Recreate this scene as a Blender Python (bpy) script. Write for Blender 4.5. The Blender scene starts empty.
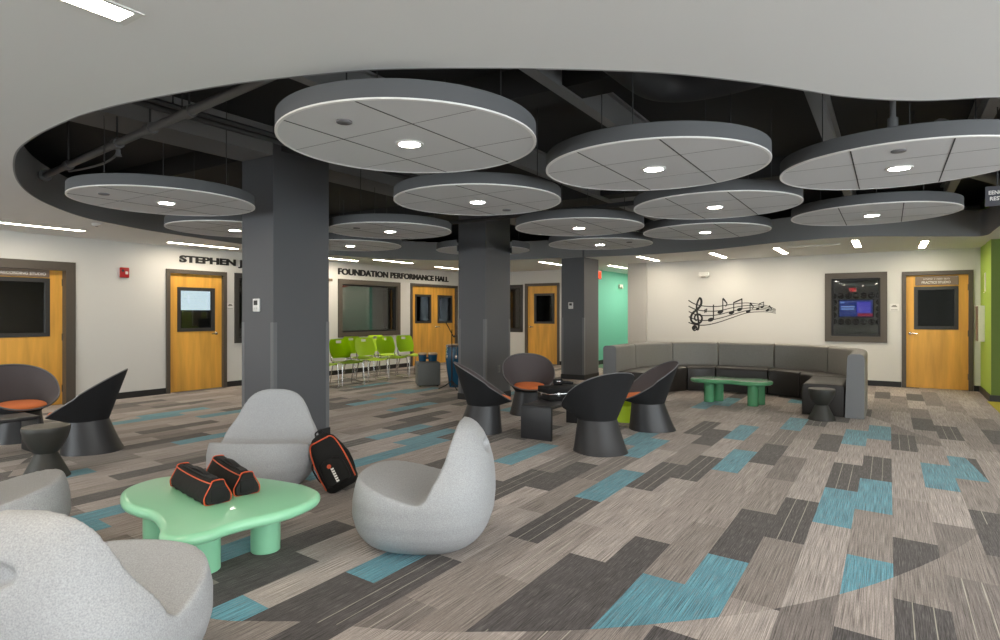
import bpy, bmesh, math, random
from mathutils import Vector, Matrix
random.seed(7)
PI = math.pi
S = bpy.context.scene
COL = S.collection
EYE, CEIL = 1.43, 2.62
HX, HY = -10.75, 13.95          # left wall plane, music wall plane
BACK = 14.85                    # recessed back wall

# ------------------------------------------------------------------ materials
def mat(name, col, rough=0.6, metal=0.0, emit=None, noise=None, bump=None, coat=0.0, spec=0.5):
    m = bpy.data.materials.new(name); m.use_nodes = True
    nt = m.node_tree; b = nt.nodes['Principled BSDF']
    b.inputs['Base Color'].default_value = (*col, 1); b.inputs['Roughness'].default_value = rough
    b.inputs['Metallic'].default_value = metal
    b.inputs['Specular IOR Level'].default_value = spec
    b.inputs['Coat Weight'].default_value = coat
    if emit:
        b.inputs['Emission Color'].default_value = (*emit[0], 1); b.inputs['Emission Strength'].default_value = emit[1]
    tc = nt.nodes.new('ShaderNodeTexCoord')
    if noise:                       # (scale xyz, amount, detail)
        mp = nt.nodes.new('ShaderNodeMapping'); mp.inputs['Scale'].default_value = noise[0]
        n = nt.nodes.new('ShaderNodeTexNoise'); n.inputs['Scale'].default_value = 1; n.inputs['Detail'].default_value = noise[2]
        r = nt.nodes.new('ShaderNodeMapRange'); a = noise[1]
        r.inputs['From Min'].default_value = .25; r.inputs['From Max'].default_value = .75
        r.inputs['To Min'].default_value = 1 - a; r.inputs['To Max'].default_value = 1 + a
        mx = nt.nodes.new('ShaderNodeMix'); mx.data_type = 'RGBA'; mx.blend_type = 'MULTIPLY'; mx.inputs[0].default_value = 1
        mx.inputs[6].default_value = (*col, 1)
        nt.links.new(tc.outputs['Object'], mp.inputs['Vector']); nt.links.new(mp.outputs[0], n.inputs['Vector'])
        nt.links.new(n.outputs[0], r.inputs[0]); nt.links.new(r.outputs[0], mx.inputs[7])
        nt.links.new(mx.outputs[2], b.inputs['Base Color'])
    if bump:                        # (scale, strength)
        n2 = nt.nodes.new('ShaderNodeTexNoise'); n2.inputs['Scale'].default_value = bump[0]; n2.inputs['Detail'].default_value = 4
        bp = nt.nodes.new('ShaderNodeBump'); bp.inputs['Strength'].default_value = bump[1]; bp.inputs['Distance'].default_value = .002
        nt.links.new(tc.outputs['Object'], n2.inputs['Vector']); nt.links.new(n2.outputs[0], bp.inputs['Height'])
        nt.links.new(bp.outputs[0], b.inputs['Normal'])
    return m

def emat(name, col, s):
    m = bpy.data.materials.new(name); m.use_nodes = True; nt = m.node_tree; nt.nodes.clear()
    e = nt.nodes.new('ShaderNodeEmission'); o = nt.nodes.new('ShaderNodeOutputMaterial')
    e.inputs[0].default_value = (*col, 1); e.inputs[1].default_value = s
    nt.links.new(e.outputs[0], o.inputs[0]); return m

def glass(name, tint, refl):
    m = bpy.data.materials.new(name); m.use_nodes = True; nt = m.node_tree; nt.nodes.clear()
    o = nt.nodes.new('ShaderNodeOutputMaterial'); t = nt.nodes.new('ShaderNodeBsdfTransparent'); g = nt.nodes.new('ShaderNodeBsdfGlossy')
    f = nt.nodes.new('ShaderNodeFresnel'); mul = nt.nodes.new('ShaderNodeMath'); mul.operation = 'MULTIPLY_ADD'; mul.use_clamp = True
    mul.inputs[1].default_value = .8 if refl else .45; mul.inputs[2].default_value = refl
    t.inputs[0].default_value = (*tint, 1); g.inputs[0].default_value = (1, 1, 1, 1); g.inputs[1].default_value = .02
    x = nt.nodes.new('ShaderNodeMixShader')
    nt.links.new(f.outputs[0], mul.inputs[0]); nt.links.new(mul.outputs[0], x.inputs[0])
    nt.links.new(t.outputs[0], x.inputs[1]); nt.links.new(g.outputs[0], x.inputs[2]); nt.links.new(x.outputs[0], o.inputs[0]); return m

M = {}
M['wall'] = mat('warm_white_paint', (.66, .65, .62), .75)
M['wall_grey'] = mat('pale_grey_paint', (.52, .50, .47), .75)
M['ceil'] = mat('ceiling_paint', (.71, .715, .70), .85)
M['soffit'] = mat('dark_grey_paint', (.225, .226, .23), .7)
M['column'] = mat('column_grey_paint', (.098, .100, .107), .5)
M['guard'] = mat('grey_corner_guard', (.16, .163, .17), .35)
M['plenum'] = mat('plenum_black_paint', (.032, .032, .033), .85)
M['steel_dark'] = mat('dark_painted_steel', (.05, .05, .052), .6)
M['beam'] = mat('grey_painted_beam', (.26, .26, .26), .8)
M['pipe'] = mat('grey_painted_pipe', (.15, .15, .153), .55)
M['base'] = mat('black_rubber_base', (.012, .012, .013), .5)
M['teal_wall'] = mat('teal_paint', (.21, .64, .52), .7)
M['lime_wall'] = mat('lime_paint', (.36, .52, .075), .7)
M['lime_wall_shade'] = mat('shaded_lime_paint', (.13, .20, .035), .7)  # darker copy of the lime: the unlit face's shade is in the colour
M['frame'] = mat('bronze_metal_frame', (.085, .070, .056), .45)
M['frame_dark'] = mat('dark_window_frame', (.035, .033, .032), .45)
M['wood'] = mat('maple_veneer', (.74, .385, .066), .42, noise=((9, 9, .9), .22, 5))
M['chrome'] = mat('brushed_chrome', (.62, .62, .62), .25, 1.0)
M['glass'] = glass('clear_glass', (.66, .68, .68), .012)
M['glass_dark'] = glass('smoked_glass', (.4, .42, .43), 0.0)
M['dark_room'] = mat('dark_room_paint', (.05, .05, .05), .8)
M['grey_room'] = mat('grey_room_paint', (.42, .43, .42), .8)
M['curtain'] = mat('grey_green_curtain', (.34, .38, .33), .9)
M['plaque'] = mat('bronze_plaque', (.20, .145, .105), .5)
M['white_plastic'] = mat('white_plastic', (.75, .74, .71), .4)
M['letter_black'] = mat('black_letter', (.006, .006, .006), .5)
M['letter_white'] = mat('white_letter', (.8, .78, .74), .5)
M['red'] = mat('red_plastic', (.42, .012, .012), .4)
M['disc_rim_shade'] = mat('disc_rim_shade_grey', (.09, .093, .098), .8)  # shade of the unlit side put into the rim colour of a white disc
M['disc_face'] = mat('disc_face_panel', (.60, .60, .60), .9)
M['seam'] = mat('panel_seam', (.05, .05, .05), .8)
M['disc_edge'] = mat('disc_edge_trim', (.75, .74, .72), .6)
M['lens'] = emat('downlight_lens', (1.0, .93, .82), 60)
M['lens_lin'] = emat('linear_light_lens', (1.0, .88, .70), 30)
M['trim_white'] = mat('white_light_trim', (.62, .62, .59), .5)
M['chair_grey'] = mat('speckled_grey_shell', (.35, .355, .365), .55, noise=((190, 190, 190), .24, 3), bump=(240, .3))
M['mint'] = mat('mint_green_gloss', (.27, .60, .37), .28, coat=.2)
M['mint_dark'] = mat('green_gloss', (.10, .33, .16), .2, coat=.3)
M['black_fabric'] = mat('black_fabric', (.0085, .0085, .010), .9, bump=(300, .3))
M['liner'] = mat('mauve_grey_liner', (.082, .068, .072), .7)
M['rim_grey'] = mat('grey_rim', (.15, .145, .15), .5)
M['dark_plastic'] = mat('charcoal_plastic', (.028, .028, .031), .42, bump=(350, .15))
M['stool_plastic'] = mat('dark_olive_plastic', (.030, .030, .026), .5, bump=(350, .15))
M['stool_top'] = mat('dark_stool_top', (.075, .068, .058), .45)
M['orange'] = mat('orange_fabric', (.78, .20, .055), .8, bump=(250, .3))
M['lime'] = mat('lime_plastic', (.60, .86, .035), .35)
M['sofa_back'] = mat('grey_sofa_vinyl', (.25, .235, .21), .5, noise=((60, 60, 60), .10, 3))
M['sofa_seat'] = mat('dark_brown_sofa_vinyl', (.026, .022, .020), .42)
M['sofa_end'] = mat('grey_sofa_end_fabric', (.18, .183, .19), .75, noise=((160, 160, 160), .12, 2))
M['ottoman'] = mat('grey_ottoman_vinyl', (.15, .153, .143), .55)
M['drum_blue'] = mat('blue_drum_shell', (.012, .085, .17), .25, coat=.4)
M['drum_skin'] = mat('drum_skin', (.62, .46, .30), .6)
M['bag_black'] = mat('black_nylon', (.009, .0085, .008), .75, bump=(45, .5), spec=.25)
M['bag_side'] = mat('dark_brown_nylon', (.011, .0095, .008), .75, bump=(45, .5), spec=.25)
M['strap'] = mat('black_webbing', (.008, .008, .009), .7)
M['piping'] = mat('orange_piping', (.60, .085, .022), .5)
M['case_black'] = mat('black_case_shell', (.012, .012, .013), .65, spec=.3)
M['screen_blue'] = emat('screen_blue', (.02, .07, .42), .35)
M['screen_sky'] = emat('screen_sky', (.12, .10, .75), .5)
M['screen_red'] = emat('screen_red', (.45, .015, .05), .5)
M['screen_pale'] = emat('screen_pale', (.25, .40, .8), .8)
M['added_room_light'] = emat('added_room_light', (1, .92, .8), 12)
M['exit_red'] = emat('exit_red', (1, .05, .06), 6)
M['lit_blind'] = emat('lit_window_blind', (.72, .86, .95), 1.1)
M['yellow_floor'] = mat('yellow_green_carpet', (.40, .36, .03), .95)
M['green_floor'] = mat('green_carpet', (.10, .22, .14), .95)

# ------------------------------------------------------------------ mesh builder
class MB:
    def __init__(s): s.bm = bmesh.new()
    def box(s, x0, x1, y0, y1, z0, z1, bev=0, mi=0, seg=2):
        r = bmesh.ops.create_cube(s.bm, size=1)
        bmesh.ops.scale(s.bm, vec=(x1-x0, y1-y0, z1-z0), verts=r['verts'])
        bmesh.ops.translate(s.bm, vec=((x0+x1)/2, (y0+y1)/2, (z0+z1)/2), verts=r['verts'])
        fs = {f for v in r['verts'] for f in v.link_faces}
        for f in fs: f.material_index = mi
        if bev:
            es = list({e for v in r['verts'] for e in v.link_edges})
            bmesh.ops.bevel(s.bm, geom=es, offset=bev, segments=seg, affect='EDGES', profile=.5, material=-1)
        return s
    def rings(s, rings, cap0=True, cap1=True, mi=0, closed=True):
        """loft a list of rings (lists of 3-vectors, equal length)"""
        vs = [[s.bm.verts.new(p) for p in r] for r in rings]; n = len(vs[0])
        for a, b in zip(vs, vs[1:]):
            for i in range(n if closed else n-1):
                j = (i+1) % n
                try: s.bm.faces.new((a[i], a[j], b[j], b[i])).material_index = mi
                except ValueError: pass
        if cap0: s.bm.faces.new(list(reversed(vs[0]))).material_index = mi
        if cap1: s.bm.faces.new(vs[-1]).material_index = mi
        return s
    def lathe(s, prof, n=40, cx=0, cy=0, mi=0, cap0=True, cap1=True):
        return s.rings([[(cx+r*math.cos(2*PI*i/n), cy+r*math.sin(2*PI*i/n), z) for i in range(n)] for r, z in prof], cap0, cap1, mi)
    def tube(s, pts, r, n=10, mi=0, closed=False, flat=None):
        pts = [Vector(p) for p in pts]; m = len(pts); rings = []
        up = Vector((0, 0, 1)); prev = None
        for i, p in enumerate(pts):
            if closed: d = (pts[(i+1) % m]-pts[i-1])
            else: d = pts[min(i+1, m-1)]-pts[max(i-1, 0)]
            d.normalize()
            if prev is None:
                a = d.cross(up)
                if a.length < 1e-3: a = d.cross(Vector((1, 0, 0)))
            else: a = prev - d*prev.dot(d)
            a.normalize(); prev = a; b = d.cross(a)
            rr = r[i] if isinstance(r, (list, tuple)) else r
            fy = flat or 1
            rings.append([tuple(p+a*math.cos(2*PI*k/n)*rr+b*math.sin(2*PI*k/n)*rr*fy) for k in range(n)])
        if closed: rings.append(rings[0]); return s.rings_closed(rings[:-1], mi)
        return s.rings(rings, True, True, mi)
    def rings_closed(s, rings, mi=0):
        vs = [[s.bm.verts.new(p) for p in r] for r in rings]; n = len(vs[0]); m = len(vs)
        for k in range(m):
            a, b = vs[k], vs[(k+1) % m]
            for i in range(n):
                j = (i+1) % n; s.bm.faces.new((a[i], a[j], b[j], b[i])).material_index = mi
        return s
    def prism(s, poly, z0, z1, mi=0, bev=0, seg=4):
        n = len(poly)
        lo = [s.bm.verts.new((x, y, z0)) for x, y in poly]; hi = [s.bm.verts.new((x, y, z1)) for x, y in poly]
        ft = s.bm.faces.new(hi); fb = s.bm.faces.new(list(reversed(lo))); ft.material_index = fb.material_index = mi
        for i in range(n):
            j = (i+1) % n; s.bm.faces.new((lo[i], lo[j], hi[j], hi[i])).material_index = mi
        if bev:
            es = list(ft.edges)+list(fb.edges)
            bmesh.ops.bevel(s.bm, geom=es, offset=bev, segments=seg, affect='EDGES', profile=.5)
        return s
    def xf(s, mtx): bmesh.ops.transform(s.bm, matrix=mtx, verts=s.bm.verts); return s
    def build(s, name, m=None, parent=None, smooth=40, loc=None, rot=None):
        bmesh.ops.recalc_face_normals(s.bm, faces=s.bm.faces)
        me = bpy.data.meshes.new(name); s.bm.to_mesh(me); s.bm.free()
        for x in (m if isinstance(m, (list, tuple)) else [m]): me.materials.append(x)
        if smooth:
            me.polygons.foreach_set('use_smooth', [True]*len(me.polygons))
            me.set_sharp_from_angle(angle=math.radians(smooth))
        return link(name, me, parent, loc, rot)

def link(name, me, parent=None, loc=None, rot=None):
    o = bpy.data.objects.new(name, me); COL.objects.link(o)
    if parent: o.parent = parent
    if loc: o.location = loc
    if rot: o.rotation_euler = rot
    return o
def tag(o, label=None, cat=None, group=None, kind=None):
    if label: o['label'] = label
    if cat: o['category'] = cat
    if group: o['group'] = group
    if kind: o['kind'] = kind
    return o
def empty(name, loc=(0, 0, 0), rz=0, rot=None):
    o = bpy.data.objects.new(name, None); COL.objects.link(o); o.location = loc
    o.rotation_euler = rot or (0, 0, rz); o.empty_display_size = .1; return o
def thing(name, label, cat, loc=(0, 0, 0), rz=0, group=None, rot=None):
    return tag(empty(name, loc, rz, rot), label, cat, group)
def struct(o): o['kind'] = 'structure'; return o
def dup(root, loc, rz, label, group=None):
    r = root.copy(); COL.objects.link(r); r.location = loc; r.rotation_euler = (0, 0, rz); r['label'] = label
    if group: r['group'] = group
    for ch in list(root.children):
        c = ch.copy(); COL.objects.link(c); c.parent = r
        for g in list(ch.children):
            d = g.copy(); COL.objects.link(d); d.parent = c
    return r
def text_mesh(name, body, m, width=None, height=.1, bold=.0, extrude=.004, parent=None, loc=None, rot=None, align='LEFT'):
    cu = bpy.data.curves.new(name, 'FONT'); cu.body = body; cu.size = 1; cu.offset = bold; cu.extrude = .02; cu.align_x = 'LEFT'
    t = bpy.data.objects.new('text_tmp', cu); COL.objects.link(t)
    dg = bpy.context.evaluated_depsgraph_get(); me = bpy.data.meshes.new_from_object(t.evaluated_get(dg))
    bpy.data.objects.remove(t); bpy.data.curves.remove(cu)
    xs = [v.co.x for v in me.vertices]; ys = [v.co.y for v in me.vertices]
    x0, x1, y0, y1 = min(xs), max(xs), min(ys), max(ys)
    ky = height/(y1-y0); kx = width/(x1-x0) if width else ky
    for v in me.vertices: v.co = ((v.co.x-x0)*kx, (v.co.y-y0)*ky, v.co.z/.02*extrude)
    me.name = name; me.materials.clear(); me.materials.append(m)
    if align == 'CENTER':
        w = (x1-x0)*kx
        for v in me.vertices: v.co.x -= w/2
    return link(name, me, parent, loc, rot)
def catmull(pts, n=8, closed=True):
    out = []; m = len(pts); P = [Vector(p) for p in pts]
    for i in range(m if closed else m-1):
        p0, p1, p2, p3 = (P[(i+k-1) % m] if closed else P[min(max(i+k-1, 0), m-1)] for k in range(4))
        for j in range(n):
            t = j/n
            out.append(tuple(.5*((2*p1)+(p2-p0)*t+(2*p0-5*p1+4*p2-p3)*t*t+(3*p1-p0-3*p2+p3)*t**3)))
    if not closed: out.append(tuple(P[-1]))
    return out
def ellipse(cx, cy, rx, ry, z, n=48): return [(cx+rx*math.cos(2*PI*i/n), cy+ry*math.sin(2*PI*i/n), z) for i in range(n)]
def super_e(cx, cy, rx, ry, z, n=56, p=2.6):
    o = []
    for i in range(n):
        a = 2*PI*i/n; c, s = math.cos(a), math.sin(a)
        o.append((cx+rx*math.copysign(abs(c)**(2/p), c), cy+ry*math.copysign(abs(s)**(2/p), s), z))
    return o
def baked(obs_mods):
    """object with modifiers -> evaluated mesh"""
    dg = bpy.context.evaluated_depsgraph_get(); return bpy.data.meshes.new_from_object(obs_mods.evaluated_get(dg))

# local wall frames: X to the right along the wall, Y into the wall, Z up
LEFT = Matrix.Translation((HX, 0, 0)) @ Matrix.Rotation(PI/2, 4, 'Z')
MUSIC = Matrix.Translation((0, HY, 0))
BACKW = Matrix.Translation((0, BACK, 0))
def place(o, frame, u=0, z=0, y=0):
    o.matrix_world = frame @ Matrix.Translation((u, y, z)); return o

# ------------------------------------------------------------------ camera, world
cam = bpy.data.cameras.new('camera'); cam.sensor_width = 36; cam.lens = 603/1000*36; cam.clip_start = .05
cam.shift_y = (313-320)/1000.0
co = bpy.data.objects.new('camera', cam); COL.objects.link(co); co.location = (0, 0, EYE)
co.rotation_euler = (PI/2, 0, math.atan2(.542, .84)); S.camera = co
w = bpy.data.worlds.new('world'); S.world = w; w.use_nodes = True
w.node_tree.nodes['Background'].inputs[0].default_value = (.89, .965, 1.0, 1)
w.node_tree.nodes['Background'].inputs[1].default_value = 3.6
S.view_settings.view_transform = 'Standard'; S.view_settings.look = 'None'; S.view_settings.gamma = 1
S.view_settings.use_curve_mapping = False; S.view_settings.exposure = 0.93
S.cycles.use_denoising = True; S.cycles.max_bounces = 8; S.cycles.diffuse_bounces = 4; S.cycles.glossy_bounces = 3
S.cycles.transparent_max_bounces = 12; S.cycles.sample_clamp_indirect = 24; S.cycles.caustics_reflective = False

# ------------------------------------------------------------------ carpet
PW, PL = .231, .98
TEAL = {(-3,6),(-2,6),(0,3),(0,5),(0,8),(1,4),(1,7),(3,2),(4,2),(4,8),(5,5),(5,10),(6,7),(8,4),(9,5),(9,9),(10,2),(10,6),(10,9),(11,0),(13,4),(14,1),(18,3),(18,4),
        (19,0),(19,4),(20,1),(20,7),(21,4),(26,1),(26,6),(28,3),(30,6),(32,7),(31,7),(34,4),(36,3),(37,3),(37,7),(41,4),(14,8),(24,8),(16,10)}
DARK = {(5,1),(6,1),(-3,4),(-1,3),(-1,7),(0,6),(1,5),(2,4),(3,3),(4,6),(5,2),(6,2),(6,5),(7,4),(8,3),(9,1),(10,1),(10,4),(11,3),(12,1),(13,1),(7,6),(8,7),(3,8),(2,9),(16,3),(15,5),(22,3),(23,5),(27,3),(17,6)}
SKEW = .075                      # the end joints run a little off square to the planks
def off_of(k): return .185 if k % 2 == 0 else .675
TONES = {'teal': (.095, .272, .345), 'dark': (.060, .053, .056), 'mid': (.175, .149, .140), 'light': (.305, .260, .241), 'pale': (.36, .312, .290), 'warm': (.24, .204, .187)}
def tone(k, n, inlay):
    rnd = random.Random(k*7919+n*104729+(0 if inlay else 55))
    y = n*PL
    if inlay:
        if (k, n) in TEAL: t = 'teal'
        elif (k, n) in DARK: t = 'dark'
        else:
            far = y > 6.5 or k > 14
            t = rnd.choices(['light', 'pale', 'warm', 'mid', 'dark'], [30, 22, 20, 12, 14 if far else 3])[0]
    else: t = rnd.choices(['light', 'pale', 'warm', 'mid', 'dark', 'teal'], [28, 20, 20, 14, 20, .0 if k < 3 else 2])[0]
    f = rnd.uniform(.93, 1.07); c = TONES[t]
    return (c[0]*f, c[1]*f, c[2]*f, (1.0 if t in ('light', 'mid', 'dark') and rnd.random() < .42 else .0))
INLAY = [(-2.73,1.62),(-2.46,1.74),(-2.26,1.86),(-1.82,2.05),(-1.47,2.27),(-1.11,2.53),(-.65,2.96),(-.43,3.21),(-.19,3.54),(.04,3.93),(.31,4.49),(.51,5.04),
         (.67,5.7),(.72,6.25),(.69,6.82),(.61,7.59),(.43,8.35),(.25,8.72),(-.02,9.34),(-.6,10.3),(-1.6,11.2),(-3.2,11.8),(-5,11.8),(-7.2,11.4),
         (-8.7,10.2),(-9.5,8.7),(-9.4,6.3),(-8.8,4.3),(-8.1,3.25),(-7.35,2.64),(-6.8,2.27),(-5.9,1.85),(-4.8,1.55),(-3.6,1.48)]
def carpet_mat():
    m = bpy.data.materials.new('carpet_planks'); m.use_nodes = True; nt = m.node_tree; N = nt.nodes; L = nt.links
    b = N['Principled BSDF']; b.inputs['Roughness'].default_value = .95; b.inputs['Specular IOR Level'].default_value = .15
    b.inputs['Sheen Weight'].default_value = .2; b.inputs['Sheen Roughness'].default_value = .4; b.inputs['Sheen Tint'].default_value = (1, .92, .8, 1)
    a = N.new('ShaderNodeAttribute'); a.attribute_name = 'plank'; a.attribute_type = 'GEOMETRY'
    tc = N.new('ShaderNodeTexCoord'); mp = N.new('ShaderNodeMapping'); mp.inputs['Scale'].default_value = (230, 3.2, 1)
    n1 = N.new('ShaderNodeTexNoise'); n1.inputs['Scale'].default_value = 1; n1.inputs['Detail'].default_value = 3
    mr = N.new('ShaderNodeMapRange'); mr.inputs[1].default_value = .3; mr.inputs[2].default_value = .7; mr.inputs[3].default_value = .42; mr.inputs[4].default_value = 1.68
    mx = N.new('ShaderNodeMix'); mx.data_type = 'RGBA'; mx.blend_type = 'MULTIPLY'; mx.inputs[0].default_value = 1
    L.new(tc.outputs['Object'], mp.inputs[0]); L.new(mp.outputs[0], n1.inputs[0]); L.new(n1.outputs[0], mr.inputs[0])
    L.new(a.outputs['Color'], mx.inputs[6]); L.new(mr.outputs[0], mx.inputs[7])
    mp3 = N.new('ShaderNodeMapping'); mp3.inputs['Scale'].default_value = (520, 40, 1)
    n3 = N.new('ShaderNodeTexNoise'); n3.inputs['Scale'].default_value = 1; n3.inputs['Detail'].default_value = 2
    mr3 = N.new('ShaderNodeMapRange'); mr3.inputs[1].default_value = .3; mr3.inputs[2].default_value = .7; mr3.inputs[3].default_value = .78; mr3.inputs[4].default_value = 1.22
    mx3 = N.new('ShaderNodeMix'); mx3.data_type = 'RGBA'; mx3.blend_type = 'MULTIPLY'; mx3.inputs[0].default_value = 1
    L.new(tc.outputs['Object'], mp3.inputs[0]); L.new(mp3.outputs[0], n3.inputs[0]); L.new(n3.outputs[0], mr3.inputs[0])
    L.new(mx.outputs[2], mx3.inputs[6]); L.new(mr3.outputs[0], mx3.inputs[7])
    mp4 = N.new('ShaderNodeMapping'); mp4.inputs['Scale'].default_value = (330, 9, 1); mp4.inputs['Location'].default_value = (3.7, 1.3, 0)
    n4 = N.new('ShaderNodeTexNoise'); n4.inputs['Scale'].default_value = 1; n4.inputs['Detail'].default_value = 2
    mr4 = N.new('ShaderNodeMapRange'); mr4.inputs[1].default_value = .50; mr4.inputs[2].default_value = .72; mr4.inputs[3].default_value = 0; mr4.inputs[4].default_value = .42
    fx4 = N.new('ShaderNodeMix'); fx4.data_type = 'RGBA'; fx4.inputs[7].default_value = (.31, .285, .27, 1)
    L.new(tc.outputs['Object'], mp4.inputs[0]); L.new(mp4.outputs[0], n4.inputs[0]); L.new(n4.outputs[0], mr4.inputs[0])
    L.new(mr4.outputs[0], fx4.inputs[0]); L.new(mx3.outputs[2], fx4.inputs[6])
    # thin pale yarn lines running along some planks
    sx = N.new('ShaderNodeSeparateXYZ'); L.new(tc.outputs['Object'], sx.inputs[0])
    def line(off):
        p = N.new('ShaderNodeMath'); p.operation = 'ADD'; p.inputs[1].default_value = 100*PW-.02+off; L.new(sx.outputs[0], p.inputs[0])
        q = N.new('ShaderNodeMath'); q.operation = 'PINGPONG'; q.inputs[1].default_value = PW/2; L.new(p.outputs[0], q.inputs[0])
        c = N.new('ShaderNodeMath'); c.operation = 'LESS_THAN'; c.inputs[1].default_value = .0026; L.new(q.outputs[0], c.inputs[0]); return c
    l1, l2 = line(.07), line(.155)
    ad = N.new('ShaderNodeMath'); ad.operation = 'MAXIMUM'; L.new(l1.outputs[0], ad.inputs[0]); L.new(l2.outputs[0], ad.inputs[1])
    mu = N.new('ShaderNodeMath'); mu.operation = 'MULTIPLY'; L.new(ad.outputs[0], mu.inputs[0]); L.new(a.outputs['Alpha'], mu.inputs[1])
    mu2 = N.new('ShaderNodeMath'); mu2.operation = 'MULTIPLY'; mu2.use_clamp = True; L.new(mu.outputs[0], mu2.inputs[0]); L.new(n1.outputs[0], mu2.inputs[1])
    fx = N.new('ShaderNodeMix'); fx.data_type = 'RGBA'; fx.inputs[7].default_value = (.62, .58, .48, 1)
    L.new(mu2.outputs[0], fx.inputs[0]); L.new(fx4.outputs[2], fx.inputs[6]); L.new(fx.outputs[2], b.inputs['Base Color'])
    bp = N.new('ShaderNodeBump'); bp.inputs['Strength'].default_value = .35; bp.inputs['Distance'].default_value = .003
    L.new(n3.outputs[0], bp.inputs['Height']); L.new(bp.outputs[0], b.inputs['Normal'])
    return m
M['carpet'] = carpet_mat()
def colour_faces(me, inlay):
    at = me.color_attributes.new('plank', 'FLOAT_COLOR', 'CORNER')
    for p in me.polygons:
        c = p.center; k = math.floor((.02-c.x)/PW+1e-6); off = off_of(k)
        n = math.floor((c.y+SKEW*c.x-off)/PL+1e-6); t = tone(k, n, inlay)
        for li in p.loop_indices: at.data[li].color = t
def floor_main():
    bm = bmesh.new(); k0, k1 = math.floor((.02-5.0)/PW), math.ceil((.02+10.9)/PW)
    for k in range(k0, k1):
        x1 = .02-PW*k; x0 = x1-PW; off = off_of(k)
        for n in range(-8, 22):
            y0 = off+n*PL; vs = [bm.verts.new((x, y-SKEW*x, 0)) for x, y in ((x0, y0), (x1, y0), (x1, y0+PL), (x0, y0+PL))]; bm.faces.new(vs)
    me = bpy.data.meshes.new('floor'); bm.to_mesh(me); bm.free(); colour_faces(me, False); me.materials.append(M['carpet'])
    return struct(link('floor', me))
def floor_inlay():
    bm = bmesh.new(); poly = catmull([(x, y, 0) for x, y in INLAY], 5)
    bm.faces.new([bm.verts.new(p) for p in poly])
    xs = [p[0] for p in poly]
    k0, k1 = math.floor((.02-max(xs))/PW), math.ceil((.02-min(xs))/PW)
    for k in range(k0, k1+1):
        bmesh.ops.bisect_plane(bm, geom=bm.verts[:]+bm.edges[:]+bm.faces[:], plane_co=(.02-PW*k, 0, 0), plane_no=(1, 0, 0))
    for k in range(k0-1, k1+1):
        xc = .02-PW*(k+.5); off = off_of(k)
        for n in range(-3, 14):
            y = off+n*PL
            fs = [f for f in bm.faces if abs(f.calc_center_median().x-xc) < PW*.5 and min(v.co.y+SKEW*v.co.x for v in f.verts) < y < max(v.co.y+SKEW*v.co.x for v in f.verts)]
            if fs:
                g = set(fs) | {e for f in fs for e in f.edges} | {v for f in fs for v in f.verts}
                bmesh.ops.bisect_plane(bm, geom=list(g), plane_co=(0, y, 0), plane_no=(SKEW, 1, 0))
    me = bpy.data.meshes.new('floor_inlay'); bm.to_mesh(me); bm.free()
    me.transform(Matrix.Translation((0, 0, .0015))); colour_faces(me, True); me.materials.append(M['carpet'])
    return struct(link('floor_inlay', me))
floor_main(); floor_inlay()
b = MB(); b.box(1.33, 4.9, 9.6, 12.46, .0, .004); struct(b.build('floor_accent', M['yellow_floor'], smooth=0))
b = MB(); b.box(-6.74, -5.2, 14.6, 21, .0, .004); struct(b.build('floor_corridor', M['green_floor'], smooth=0))

# ------------------------------------------------------------------ walls
def wall(name, frame, u0, u1, z1, holes, m, thick=.14):
    us = sorted({u0, u1}|{h[0] for h in holes}|{h[1] for h in holes}); b = MB()
    for a, c in zip(us, us[1:]):
        if c-a < 1e-5: continue
        hs = [h for h in holes if h[0] <= a+1e-6 and h[1] >= c-1e-6]
        z = 0.0
        for h in sorted(hs, key=lambda h: h[2]):
            if h[2] > z+1e-5: b.box(a, c, 0, thick, z, h[2])
            z = h[3]
        if z1 > z+1e-5: b.box(a, c, 0, thick, z, z1)
    o = b.build(name, m, smooth=0); o.matrix_world = frame; return struct(o)
ZT = 3.45
D1, D2, DD = (3.10, 4.27, 0, 2.15), (5.80, 6.87, 0, 2.16), (12.30, 14.26, 0, 2.17)
W1, W2, W3 = (7.16, 9.31, .91, 2.14), (9.81, 11.73, .95, 2.135), (-1.0, -.13, .95, 2.135)
D5, D4, W4 = (.25, 1.25, 0, 2.16), (-8.66, -7.69, 0, 2.2), (-10.1, -8.87, .95, 2.17)
wall('wall_left', LEFT, -6, 14.99, ZT, [D1, D2, DD, W1, W2], M['wall'])
wall('wall_back', BACKW, -10.75, -6.75, ZT, [D4, W4], M['wall'])
wall('wall_music', MUSIC, -5.29, 1.5, ZT, [W3, D5], M['wall'])
b = MB(); b.box(-5.29, -4.83, HY-.07, HY+.001, 0, CEIL); struct(b.build('wall_pier', M['wall_grey'], smooth=0))
b = MB(); b.box(-4.836, -4.826, HY-.078, HY-.01, .1, 1.35); tag(b.build('corner_guard', M['wall_grey'], smooth=0), 'pale corner guard strip on the white pier left of the music notes', 'corner guard')
b = MB(); b.box(-6.89, -6.75, BACK, 21, 0, ZT); struct(b.build('wall_corridor', M['teal_wall'], smooth=0))
b = MB(); b.box(-6.89, -5.15, 21, 21.14, 0, ZT); struct(b.build('wall_corridor_end', M['wall'], smooth=0))
b = MB(); b.box(-5.29, -5.15, HY+.14, 21, 0, ZT); struct(b.build('wall_corridor_side', M['wall'], smooth=0))
b = MB(); b.box(1.397, 1.6, 13.1, HY+.14, 0, ZT); b.box(1.385, 1.6, 12.50, 13.1, 0, ZT); struct(b.build('wall_right', M['lime_wall'], smooth=0))
b = MB(); b.box(1.385, 5.0, 12.47, 12.50, 0, ZT); struct(b.build('wall_green', M['lime_wall_shade'], smooth=0))

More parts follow.
